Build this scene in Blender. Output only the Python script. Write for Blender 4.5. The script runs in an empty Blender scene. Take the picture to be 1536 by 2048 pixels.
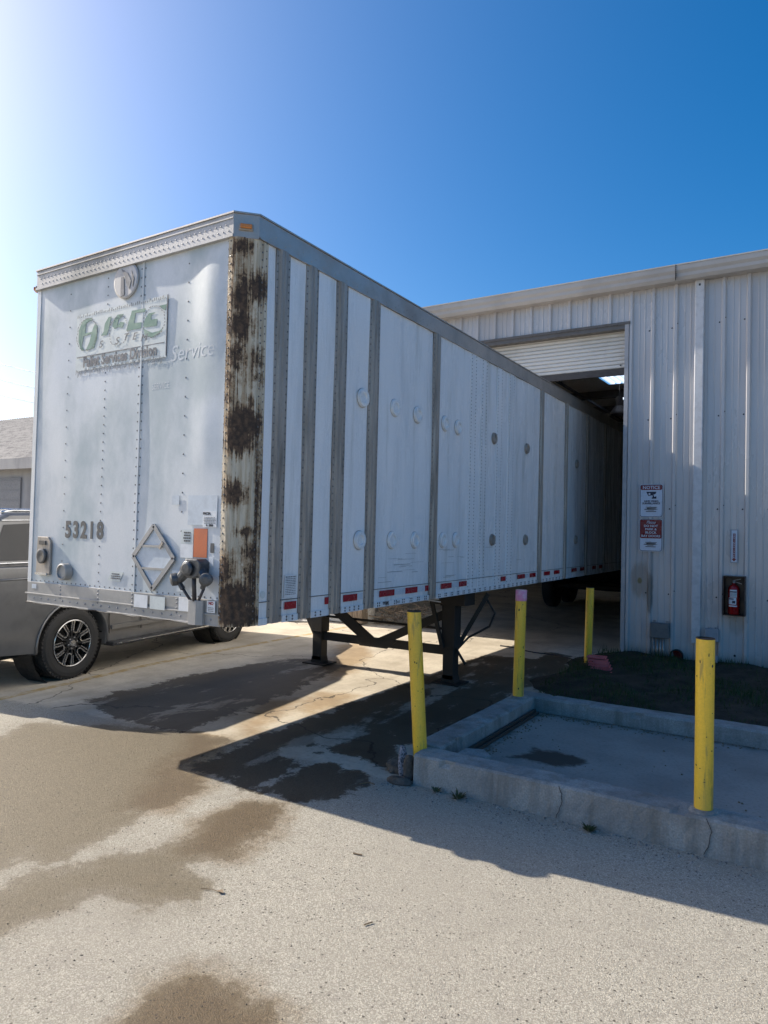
import bpy, bmesh, math, random
import numpy as np
from mathutils import Vector, Matrix
rnd = random.Random(7)
S = bpy.context.scene
COL = S.collection
R_ = math.radians

# ------------------------------------------------------------------ camera
CAMH = 1.78
CM = ((0.8475856739, -0.0071910627, 0.5306098510), (0.5301300668, -0.0331411653, -0.8472684200), (0.0236777891, 0.9994248105, -0.0242777784))
cam = bpy.data.objects.new('camera', bpy.data.cameras.new('camera'))
COL.objects.link(cam)
m = Matrix(CM).to_4x4(); m.translation = (0, 0, CAMH)
cam.matrix_world = m
cam.data.sensor_fit = 'HORIZONTAL'; cam.data.sensor_width = 36
cam.data.lens = 32.677
cam.data.clip_end = 3000; cam.data.clip_start = .05
S.camera = cam

# ------------------------------------------------------------------ sun and sky
TRAVEL = Vector((1.54, .150, -1.0)).normalized()
to_sun = -TRAVEL
ELEV = math.asin(to_sun.z)
sun = bpy.data.objects.new('sun', bpy.data.lights.new('sun', 'SUN'))
COL.objects.link(sun)
sun.data.energy = 5.0; sun.data.angle = R_(.5); sun.data.color = (1, .915, .79)
sun.rotation_euler = TRAVEL.to_track_quat('-Z', 'Y').to_euler()
sun.location = (-20, 0, 20)
W = bpy.data.worlds.new("World"); S.world = W; W.use_nodes = True
nt = W.node_tree
bg = nt.nodes['Background']
sky = nt.nodes.new('ShaderNodeTexSky'); sky.sky_type = 'NISHITA'; sky.sun_disc = False
sky.sun_elevation = ELEV
sky.sun_rotation = math.atan2(to_sun.x, to_sun.y)
sky.air_density = .8; sky.dust_density = 2.1; sky.ozone_density = 2
hs = nt.nodes.new('ShaderNodeHueSaturation'); hs.inputs['Saturation'].default_value = 1.52; hs.inputs['Hue'].default_value = .498
nt.links.new(sky.outputs[0], hs.inputs['Color']); nt.links.new(hs.outputs[0], bg.inputs[0])
bg.inputs[1].default_value = .12
S.view_settings.view_transform = 'Standard'; S.view_settings.look = 'None'
S.view_settings.exposure = .7; S.view_settings.gamma = 1
S.render.engine = 'CYCLES'
S.cycles.max_bounces = 6; S.cycles.diffuse_bounces = 4

# ------------------------------------------------------------------ materials
def nodes(name):
    m = bpy.data.materials.new(name); m.use_nodes = True
    n = m.node_tree.nodes; l = m.node_tree.links
    return m, n, l, n['Principled BSDF']
def coord(n, l, scale=(1, 1, 1)):
    t = n.new('ShaderNodeTexCoord'); mp = n.new('ShaderNodeMapping'); mp.inputs['Scale'].default_value = scale
    l.new(t.outputs['Object'], mp.inputs[0]); return mp.outputs[0]
def noise(n, l, vec, scale, detail=4, rough=.6):
    t = n.new('ShaderNodeTexNoise'); t.inputs['Scale'].default_value = scale; t.inputs['Detail'].default_value = detail
    t.inputs['Roughness'].default_value = rough; l.new(vec, t.inputs['Vector']); return t.outputs[0]
def ramp(n, l, fac, lo, hi):
    t = n.new('ShaderNodeMapRange'); t.inputs[1].default_value = lo; t.inputs[2].default_value = hi; t.interpolation_type = 'SMOOTHSTEP'
    l.new(fac, t.inputs[0]); return t.outputs[0]
def mathn(n, l, op, a, b=None):
    t = n.new('ShaderNodeMath'); t.operation = op
    for i, v in enumerate((a, b)):
        if v is None: continue
        if isinstance(v, (int, float)): t.inputs[i].default_value = v
        else: l.new(v, t.inputs[i])
    return t.outputs[0]
def mix(n, l, fac, a, b):
    t = n.new('ShaderNodeMix'); t.data_type = 'RGBA'
    for s, v in ((0, fac), (6, a), (7, b)):
        if isinstance(v, (int, float)): t.inputs[s].default_value = v
        elif isinstance(v, tuple): t.inputs[s].default_value = (*v, 1)
        else: l.new(v, t.inputs[s])
    return t.outputs[2]
def bump(n, l, b, h, strength, dist):
    t = n.new('ShaderNodeBump'); t.inputs['Strength'].default_value = strength; t.inputs['Distance'].default_value = dist
    l.new(h, t.inputs['Height']); l.new(t.outputs[0], b.inputs['Normal']); return t
def pmat(name, col, col2=None, sc=4, rough=.6, metal=0, stretch=(1, 1, 1), lo=.4, hi=.7, fine=.12, bmp=0, bsc=60, spec=None, dirt=None, dsc=2.2, dlo=.55, dhi=.75):
    """paint or stone with slow patches (col2), fine grain and optional vertical dirt runs"""
    m, n, l, b = nodes(name)
    v = coord(n, l, stretch)
    col = tuple(c * .95 for c in col); col2 = tuple(c * .95 for c in col2) if col2 else None; dirt = tuple(c * .95 for c in dirt) if dirt else None
    b.inputs['Roughness'].default_value = rough; b.inputs['Metallic'].default_value = metal
    if spec is not None: b.inputs['Specular IOR Level'].default_value = spec
    f = ramp(n, l, noise(n, l, v, sc, 6), lo, hi)
    out = mix(n, l, f, col, col2 if col2 else tuple(x * .8 for x in col))
    if fine:
        g = ramp(n, l, noise(n, l, coord(n, l), 90, 3), .3, .7)
        out = mix(n, l, mathn(n, l, 'MULTIPLY', g, fine), out, tuple(x * .35 for x in col))
    if dirt:
        d = ramp(n, l, noise(n, l, coord(n, l, (dsc * 4, dsc * 4, dsc * .35)), 1.0, 7, .65), dlo, dhi)
        out = mix(n, l, mathn(n, l, 'MULTIPLY', d, .6), out, dirt)
    l.new(out, b.inputs['Base Color'])
    rr = n.new('ShaderNodeMapRange'); rr.inputs[3].default_value = max(0, rough - .12); rr.inputs[4].default_value = min(1, rough + .15)
    l.new(f, rr.inputs[0]); l.new(rr.outputs[0], b.inputs['Roughness'])
    if bmp: bump(n, l, b, noise(n, l, coord(n, l), bsc, 5), bmp, .01)
    return m
def flat(name, col, rough=.5, metal=0, **k): return pmat(name, col, tuple(c * .85 for c in col), 12, rough, metal, fine=.06, **k)

M = {}
M['panel'] = pmat('panel_paint', (.88, .89, .90), (.70, .72, .73), 1.6, .34, .0, (3, 3, .5), .42, .8, fine=.10, bmp=.05, bsc=6, dirt=(.38, .40, .36), dsc=1.3, dlo=.52, dhi=.76)
M['front'] = pmat('front_paint', (.68, .71, .74), (.42, .49, .52), 1.5, .45, .0, (1, 1, .6), .40, .66, fine=.08, bmp=.04, bsc=5, dirt=(.36, .42, .40), dsc=1.1, dlo=.6, dhi=.82)
M['capw'] = flat('cap_white', (.84, .86, .87), .35)
M['post'] = pmat('weathered_aluminium', (.44, .40, .355), (.32, .29, .255), 3, .55, .35, (5, 5, .5), .35, .7, fine=.15, bmp=.08, dirt=(.10, .09, .08), dsc=4, dlo=.5, dhi=.7)
M['rail'] = pmat('dull_aluminium', (.52, .48, .44), (.38, .35, .32), 2, .45, .5, (1, 1, 1), .35, .7, fine=.12, bmp=.06)
M['frontrail'] = pmat('bright_aluminium', (.46, .45, .44), (.31, .31, .30), 2, .5, .25, (1, 1, 1), .35, .7, fine=.10, bmp=.06)
M['rivet'] = flat('rivet_metal', (.16, .16, .165), .4, .6)
M['rivetl'] = flat('rivet_metal_light', (.34, .34, .35), .55, .3)
M['black'] = flat('black_rubber', (.018, .018, .019), .7)
M['under'] = pmat('dirty_black_steel', (.022, .021, .02), (.05, .04, .03), 4, .75, .1, fine=.2, bmp=.15)
M['tyre'] = pmat('tyre_rubber', (.028, .028, .029), (.045, .043, .04), 6, .8, fine=.1, bmp=.1, bsc=120)
M['red'] = flat('red_reflective_tape', (.36, .015, .025), .3)
M['white'] = flat('white_reflective_tape', (.66, .70, .76), .35)
M['sticker'] = flat('pale_sticker', (.62, .68, .74), .5)
M['paper'] = flat('white_label_paper', (.78, .80, .82), .6)
M['orange'] = pmat('orange_sticker', (.66, .17, .06), (.50, .16, .08), 5, .5, stretch=(1, 1, .4))
M['ink'] = flat('black_ink', (.02, .02, .025), .5)
M['greyink'] = flat('grey_lettering', (.10, .105, .11), .5)
M['palink'] = pmat('faded_lettering', (.13, .13, .14), (.30, .31, .33), 14, .5, lo=.45, hi=.75)
M['greenink'] = pmat('faded_green_lettering', (.13, .26, .19), (.30, .42, .36), 9, .5, lo=.45, hi=.75)
M['ghost'] = flat('ghost_lettering', (.655, .69, .72), .45)
M['decal'] = pmat('old_decal_film', (.66, .71, .70), (.58, .62, .62), 8, .5, lo=.4, hi=.7)
M['darkred'] = flat('sign_dark_red', (.22, .012, .018), .35)
M['signwhite'] = flat('sign_white', (.66, .72, .82), .35)
M['signedge'] = flat('sign_edge', (.70, .72, .76), .35)
M['navy'] = flat('navy_ink', (.012, .02, .055), .4)
M['amber'] = flat('amber_lens', (.65, .24, .06), .25)
M['glad'] = pmat('cast_grey_metal', (.085, .09, .10), (.16, .17, .18), 10, .45, .5, fine=.2, bmp=.2, bsc=40)
M['hose'] = flat('dark_hose', (.05, .05, .06), .5)
M['conduit'] = pmat('galvanised', (.36, .36, .37), (.26, .26, .26), 8, .45, .6)
M['yellow'] = pmat('yellow_paint', (.97, .60, .045), (.82, .52, .07), 3, .42, 0, (2, 2, .7), .4, .7, fine=.16, bmp=.1, bsc=25, dirt=(.22, .17, .08), dsc=7, dlo=.56, dhi=.66)
M['pink'] = pmat('pink_tape', (.72, .25, .42), (.75, .5, .6), 25, .5)
M['pinkbrick'] = pmat('faded_red_plastic', (.66, .15, .16), (.5, .11, .12), 8, .6)
M['concrete'] = pmat('kerb_concrete', (.40, .395, .37), (.28, .275, .26), 3.2, .9, 0, (1, 1, 1), .35, .7, fine=.42, bmp=.8, bsc=38, dirt=(.15, .135, .11), dsc=2.0, dlo=.44, dhi=.7)
M['rubble'] = pmat('brown_broken_concrete', (.09, .075, .06), (.16, .14, .12), 14, .95, fine=.3, bmp=.6, bsc=40)
M['stone'] = pmat('speckled_stone', (.34, .33, .36), (.08, .08, .09), 60, .9, lo=.45, hi=.6, fine=.2)
M['rust_iron'] = pmat('rusty_iron', (.05, .038, .03), (.10, .07, .05), 20, .9, fine=.2)
M['wall'] = pmat('ribbed_steel_paint', (.58, .565, .56), (.49, .475, .475), 1.2, .38, .1, (1, 1, .25), .4, .75, fine=.05, bmp=.25, bsc=2.5, dirt=(.44, .42, .39), dsc=1.4, dlo=.6, dhi=.85)
M['gutter'] = pmat('gutter_paint', (.52, .49, .455), (.44, .415, .39), 1.5, .45, .05, fine=.06)
M['downpipe'] = flat('downpipe_paint', (.66, .66, .67), .4)
M['slat'] = pmat('shutter_paint', (.74, .73, .69), (.62, .61, .57), 2, .45, fine=.06)
M['trim'] = flat('brown_trim', (.13, .12, .11), .5)
M['trimw'] = flat('jamb_trim', (.42, .42, .43), .45)
M['steelbeam'] = flat('primer_beam', (.07, .062, .058), .6)
M['inside'] = flat('inside_sheet', (.60, .57, .53), .8)
M['boxgrey'] = flat('grey_enclosure', (.15, .16, .165), .5)
M['boxlight'] = flat('pale_enclosure', (.36, .38, .42), .5)
M['cabinet'] = flat('maroon_cabinet', (.016, .003, .004), .4)
M['extred'] = flat('extinguisher_red', (.35, .012, .012), .25)
M['leaf'] = flat('dry_leaf', (.20, .14, .08), .8)
M['wood'] = pmat('old_timber', (.30, .23, .16), (.18, .14, .10), 6, .8, 0, (6, 6, 1), fine=.2)
M['bucket'] = pmat('dirty_white_plastic', (.55, .52, .47), (.32, .30, .26), 6, .6, dirt=(.15, .13, .1), dsc=5)
M['appliance'] = pmat('white_appliance', (.70, .69, .66), (.55, .54, .50), 3, .4)
M['wire'] = flat('black_wire', (.05, .06, .08), .6)
M['shed'] = pmat('shed_cladding', (.36, .36, .37), (.28, .28, .29), 1, .7, 0, (1, 1, .3))
M['shedroof'] = pmat('old_metal_roof', (.26, .25, .24), (.18, .17, .165), 1.4, .9, .0, (1, 4, 1))
M['sheddoor'] = flat('shed_door', (.24, .25, .27), .7)

def wall_stains():
    m = M['wall']; n = m.node_tree.nodes; l = m.node_tree.links; b = n['Principled BSDF']
    src = b.inputs['Base Color'].links[0].from_socket; v = coord(n, l)
    sp = n.new('ShaderNodeSeparateXYZ'); l.new(v, sp.inputs[0])
    def blob(cx, cz, rx, rz):
        a = mathn(n, l, 'DIVIDE', mathn(n, l, 'SUBTRACT', sp.outputs[0], cx), rx); c = mathn(n, l, 'DIVIDE', mathn(n, l, 'SUBTRACT', sp.outputs[2], cz), rz)
        return mathn(n, l, 'SQRT', mathn(n, l, 'ADD', mathn(n, l, 'MULTIPLY', a, a), mathn(n, l, 'MULTIPLY', c, c)))
    nz = mathn(n, l, 'MULTIPLY', mathn(n, l, 'SUBTRACT', noise(n, l, coord(n, l, (9, 9, 2)), 1, 7, .7), .5), 1.6)
    out = src
    for cx, cz, rx, rz, k, colr in ((-2.19, 1.13, .16, .30, .55, (.22, .17, .12)), (-2.07, .95, .045, .42, .7, (.10, .09, .07)), (-2.21, 1.12, .035, .05, .8, (.16, .13, .03)), (-2.05, 1.3, .03, .5, .4, (.2, .18, .16)), (-.95, .62, .1, .2, .35, (.25, .24, .22))):
        f = ramp(n, l, mathn(n, l, 'ADD', blob(cx, cz, rx, rz), nz), 1.1, .6); out = mix(n, l, mathn(n, l, 'MULTIPLY', f, k), out, colr)
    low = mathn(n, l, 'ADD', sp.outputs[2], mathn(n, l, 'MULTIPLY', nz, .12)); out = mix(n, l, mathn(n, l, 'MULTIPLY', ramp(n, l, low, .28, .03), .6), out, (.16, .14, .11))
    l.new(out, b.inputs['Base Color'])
wall_stains()
# car
def car_paint():
    m, n, l, b = nodes('car_paint'); b.inputs['Base Color'].default_value = (.30, .30, .29, 1)
    b.inputs['Metallic'].default_value = .35; b.inputs['Roughness'].default_value = .32; b.inputs['Coat Weight'].default_value = .6
    b.inputs['Coat Roughness'].default_value = .08
    g = noise(n, l, coord(n, l), 3, 4); l.new(mix(n, l, ramp(n, l, g, .4, .7), (.165, .168, .172), (.125, .128, .132)), b.inputs['Base Color'])
    return m
M['car'] = car_paint()
def glass(name, col):
    m, n, l, b = nodes(name); b.inputs['Base Color'].default_value = (*col, 1); b.inputs['Roughness'].default_value = .05
    b.inputs['Specular IOR Level'].default_value = .4; return m
M['glass'] = glass('tinted_window', (.02, .022, .025))
M['chrome'] = flat('chrome_trim', (.60, .62, .64), .18, .9)
M['rimdark'] = flat('dark_wheel_enamel', (.045, .046, .048), .35, .5)
M['rimbright'] = flat('machined_alloy', (.62, .62, .62), .25, .8)
M['plastic'] = flat('black_trim_plastic', (.035, .035, .036), .6)
M['taillamp'] = flat('red_lamp_lens', (.40, .02, .02), .2)

def corner_mat():
    m, n, l, b = nodes('rusted_corner')
    at = n.new('ShaderNodeAttribute'); at.attribute_name = 'patch'
    big = noise(n, l, coord(n, l, (1, 1, .8)), 30, 8, .78)
    sdf = mathn(n, l, 'ADD', at.outputs['Fac'], mathn(n, l, 'MULTIPLY', mathn(n, l, 'SUBTRACT', big, .5), .16))
    run = noise(n, l, coord(n, l, (60, 60, 1.2)), 1, 4)
    sdf2 = mathn(n, l, 'ADD', sdf, mathn(n, l, 'MULTIPLY', mathn(n, l, 'SUBTRACT', run, .5), .19))
    k = ramp(n, l, sdf2, .003, -.003)
    base = mix(n, l, ramp(n, l, noise(n, l, coord(n, l, (30, 30, 2.2)), 1, 6), .35, .65), (.62, .55, .43), (.42, .34, .235))
    base = mix(n, l, ramp(n, l, noise(n, l, coord(n, l, (55, 55, 3)), 1, 5), .60, .75), base, (.30, .16, .075))
    base = mix(n, l, ramp(n, l, sdf2, .045, .0), base, (.27, .18, .10))
    bl = mix(n, l, ramp(n, l, noise(n, l, coord(n, l), 30, 5), .4, .7), (.05, .032, .021), (.125, .075, .045))
    l.new(mix(n, l, k, base, bl), b.inputs['Base Color'])
    b.inputs['Roughness'].default_value = .8
    bump(n, l, b, mathn(n, l, 'ADD', noise(n, l, coord(n, l), 70, 5), mathn(n, l, 'MULTIPLY', k, .6)), .35, .01)
    return m
M['corner'] = corner_mat()

def ground_mat():
    m, n, l, b = nodes('lot_surface')
    v = coord(n, l)
    att = {}
    for a in ('damp', 'wet_or_shade', 'tan', 'back', 'line'):
        t = n.new('ShaderNodeAttribute'); t.attribute_name = a; att[a] = t.outputs['Fac']
    wob = mathn(n, l, 'MULTIPLY', mathn(n, l, 'SUBTRACT', noise(n, l, v, 3.0, 9, .74), .5), .52)
    fuzz = mathn(n, l, 'MULTIPLY', mathn(n, l, 'SUBTRACT', noise(n, l, v, 45, 3, .6), .5), .06)
    def mask(a, lo=.02, hi=-.03, w=1.0):
        s = mathn(n, l, 'ADD', att[a], mathn(n, l, 'MULTIPLY', wob, w)); s = mathn(n, l, 'ADD', s, fuzz)
        return ramp(n, l, s, lo, hi)
    back = ramp(n, l, mathn(n, l, 'ADD', att['back'], mathn(n, l, 'MULTIPLY', wob, .8)), -.03, .05)
    # exposed aggregate: pale chips in a darker matrix
    vo = n.new('ShaderNodeTexVoronoi'); vo.inputs['Scale'].default_value = 170; l.new(v, vo.inputs['Vector'])
    vc = n.new('ShaderNodeSeparateColor'); l.new(vo.outputs['Color'], vc.inputs[0])
    grav = mix(n, l, vc.outputs[0], (.35, .325, .265), (.68, .635, .53))
    grav = mix(n, l, mathn(n, l, 'MULTIPLY', ramp(n, l, vo.outputs['Distance'], .35, .8), .55), grav, (.26, .235, .19))
    v3 = n.new('ShaderNodeTexVoronoi'); v3.inputs['Scale'].default_value = 75; l.new(v, v3.inputs['Vector']); v3c = n.new('ShaderNodeSeparateColor'); l.new(v3.outputs['Color'], v3c.inputs[0])
    grav = mix(n, l, mathn(n, l, 'MULTIPLY', ramp(n, l, v3c.outputs[1], .45, 1.0), .35), grav, (.34, .305, .25))
    grav = mix(n, l, mathn(n, l, 'MULTIPLY', mathn(n, l, 'MULTIPLY', ramp(n, l, v3c.outputs[0], .955, .96), ramp(n, l, v3.outputs['Distance'], .5, .3)), .85), grav, (.06, .05, .04))
    slow = noise(n, l, v, .8, 6, .6)
    grav = mix(n, l, mathn(n, l, 'MULTIPLY', ramp(n, l, slow, .38, .72), .55), grav, (.40, .365, .30))
    grav = mix(n, l, mathn(n, l, 'MULTIPLY', ramp(n, l, noise(n, l, v, 7, 5), .5, .75), .35), grav, (.33, .30, .255))
    pits = ramp(n, l, noise(n, l, v, 42, 3), .68, .73)
    grav = mix(n, l, mathn(n, l, 'MULTIPLY', pits, .8), grav, (.07, .06, .05))
    slab = mix(n, l, ramp(n, l, noise(n, l, v, 1.4, 7, .65), .35, .7), (.66, .59, .47), (.46, .40, .31))
    slab = mix(n, l, mathn(n, l, 'MULTIPLY', ramp(n, l, noise(n, l, v, 26, 5), .5, .7), .4), slab, (.36, .31, .24))
    # streaks left by run-off
    slab = mix(n, l, mathn(n, l, 'MULTIPLY', ramp(n, l, noise(n, l, coord(n, l, (5, .8, 1)), 1, 5), .5, .7), .35), slab, (.36, .31, .23))
    wv = n.new('ShaderNodeTexVoronoi'); wv.feature = 'DISTANCE_TO_EDGE'; wv.inputs['Scale'].default_value = .33
    vm = n.new('ShaderNodeVectorMath'); vm.operation = 'ADD'; l.new(v, vm.inputs[0])
    nz = n.new('ShaderNodeTexNoise'); nz.inputs['Scale'].default_value = 1.5; nz.inputs['Detail'].default_value = 6; l.new(v, nz.inputs['Vector'])
    vs = n.new('ShaderNodeVectorMath'); vs.operation = 'SCALE'; vs.inputs[3].default_value = .9; l.new(nz.outputs['Color'], vs.inputs[0]); l.new(vs.outputs[0], vm.inputs[1])
    l.new(vm.outputs[0], wv.inputs['Vector'])
    crack = ramp(n, l, wv.outputs['Distance'], .004, .0015)
    slab = mix(n, l, mathn(n, l, 'MULTIPLY', crack, .8), slab, (.06, .055, .05))
    colr = mix(n, l, back, grav, slab)
    yl = mathn(n, l, 'MULTIPLY', ramp(n, l, mathn(n, l, 'ADD', att['line'], mathn(n, l, 'MULTIPLY', fuzz, .4)), .01, -.01), ramp(n, l, noise(n, l, v, 9, 5), .3, .6))
    colr = mix(n, l, mathn(n, l, 'MULTIPLY', yl, .75), colr, (.42, .28, .07))
    dm = mask('damp'); tn = mask('tan', .16, -.12); wet_shade = mask('wet_or_shade', .02, -.03, 1.5); wet_shade = mathn(n, l, 'MULTIPLY', wet_shade, mathn(n, l, 'SUBTRACT', 1.0, mathn(n, l, 'MULTIPLY', ramp(n, l, noise(n, l, coord(n, l, (2.4, .9, 1)), 1, 8, .7), .54, .60), .62)))
    tint = n.new('ShaderNodeMix'); tint.data_type = 'RGBA'; tint.blend_type = 'MULTIPLY'; l.new(mathn(n, l, 'MULTIPLY', tn, .9), tint.inputs[0]); l.new(colr, tint.inputs[6]); tint.inputs[7].default_value = (.66, .53, .38, 1)
    t2 = n.new('ShaderNodeMix'); t2.data_type = 'RGBA'; t2.blend_type = 'MULTIPLY'; l.new(mathn(n, l, 'ADD', mathn(n, l, 'MULTIPLY', dm, .55), mathn(n, l, 'MULTIPLY', mask('damp', .22, -.18, 1.6), .42)), t2.inputs[0]); l.new(tint.outputs[2], t2.inputs[6]); t2.inputs[7].default_value = (.40, .345, .25, 1)
    t3 = n.new('ShaderNodeMix'); t3.data_type = 'RGBA'; t3.blend_type = 'MULTIPLY'; l.new(wet_shade, t3.inputs[0]); l.new(t2.outputs[2], t3.inputs[6]); t3.inputs[7].default_value = (.20, .175, .14, 1)  # darkens the wet patches and the painted ground shade alike
    l.new(mix(n, l, .09, t3.outputs[2], (0.0, 0.0, 0.0)), b.inputs['Base Color'])
    rg = mathn(n, l, 'SUBTRACT', .92, mathn(n, l, 'MULTIPLY', dm, .34)); rg = mathn(n, l, 'SUBTRACT', rg, mathn(n, l, 'MULTIPLY', wet_shade, .35))
    l.new(rg, b.inputs['Roughness'])
    hg = mathn(n, l, 'ADD', mathn(n, l, 'MULTIPLY', noise(n, l, v, 190, 3, .7), 1.6), mathn(n, l, 'MULTIPLY', noise(n, l, v, 60, 3, .6), 1.0))
    hg = mathn(n, l, 'SUBTRACT', hg, mathn(n, l, 'MULTIPLY', pits, .8))
    inv = mathn(n, l, 'SUBTRACT', 1.0, mathn(n, l, 'MULTIPLY', back, .75))
    bp = bump(n, l, b, mathn(n, l, 'MULTIPLY', hg, inv), .95, .0055)
    return m
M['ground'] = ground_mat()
def pad_mat():
    m, n, l, b = nodes('pad_concrete'); v = coord(n, l)
    at = n.new('ShaderNodeAttribute'); at.attribute_name = 'wet_or_shade'
    s = mathn(n, l, 'ADD', at.outputs['Fac'], mathn(n, l, 'MULTIPLY', mathn(n, l, 'SUBTRACT', noise(n, l, v, 4, 7, .7), .5), .30))
    c = mix(n, l, ramp(n, l, noise(n, l, v, 1.6, 7, .6), .35, .7), (.46, .42, .37), (.33, .305, .27))
    c = mix(n, l, mathn(n, l, 'MULTIPLY', ramp(n, l, noise(n, l, v, 40, 4), .45, .7), .3), c, (.18, .17, .15))
    c = mix(n, l, ramp(n, l, s, .02, -.05), c, (.075, .06, .045))
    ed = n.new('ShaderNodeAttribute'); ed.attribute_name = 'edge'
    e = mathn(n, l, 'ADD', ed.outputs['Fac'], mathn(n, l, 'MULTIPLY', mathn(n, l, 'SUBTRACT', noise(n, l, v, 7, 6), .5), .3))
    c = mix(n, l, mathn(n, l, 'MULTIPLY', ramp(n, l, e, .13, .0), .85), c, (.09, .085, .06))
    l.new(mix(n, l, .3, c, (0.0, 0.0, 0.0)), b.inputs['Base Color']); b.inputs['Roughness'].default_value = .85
    bump(n, l, b, noise(n, l, v, 35, 5), .3, .006); return m
M['pad'] = pad_mat()
M['soil'] = pmat('dark_soil', (.026, .021, .012), (.013, .014, .006), 5, .95, fine=.3, bmp=.5, bsc=30)
M['grass'] = pmat('grass_blades', (.022, .060, .010), (.045, .062, .016), 3, .8, lo=.4, hi=.65, fine=0)
M['weed'] = pmat('weed_leaves', (.06, .085, .03), (.10, .09, .04), 12, .8, fine=0)
M['gravelbits'] = pmat('gravel_chips', (.42, .40, .36), (.16, .15, .14), 30, .9, lo=.45, hi=.55, fine=.1)
def skylight_mat():
    m = bpy.data.materials.new('skylight_sheet'); m.use_nodes = True; n = m.node_tree.nodes; l = m.node_tree.links
    n.remove(n['Principled BSDF']); o = n['Material Output']
    a = n.new('ShaderNodeBsdfTranslucent'); a.inputs[0].default_value = (.75, .85, .95, 1)
    t = n.new('ShaderNodeBsdfTransparent'); t.inputs[0].default_value = (.75, .88, 1, 1)
    x = n.new('ShaderNodeMixShader'); x.inputs[0].default_value = .6; l.new(t.outputs[0], x.inputs[1]); l.new(a.outputs[0], x.inputs[2]); l.new(x.outputs[0], o.inputs[0])
    return m
M['skylight'] = skylight_mat()

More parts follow.
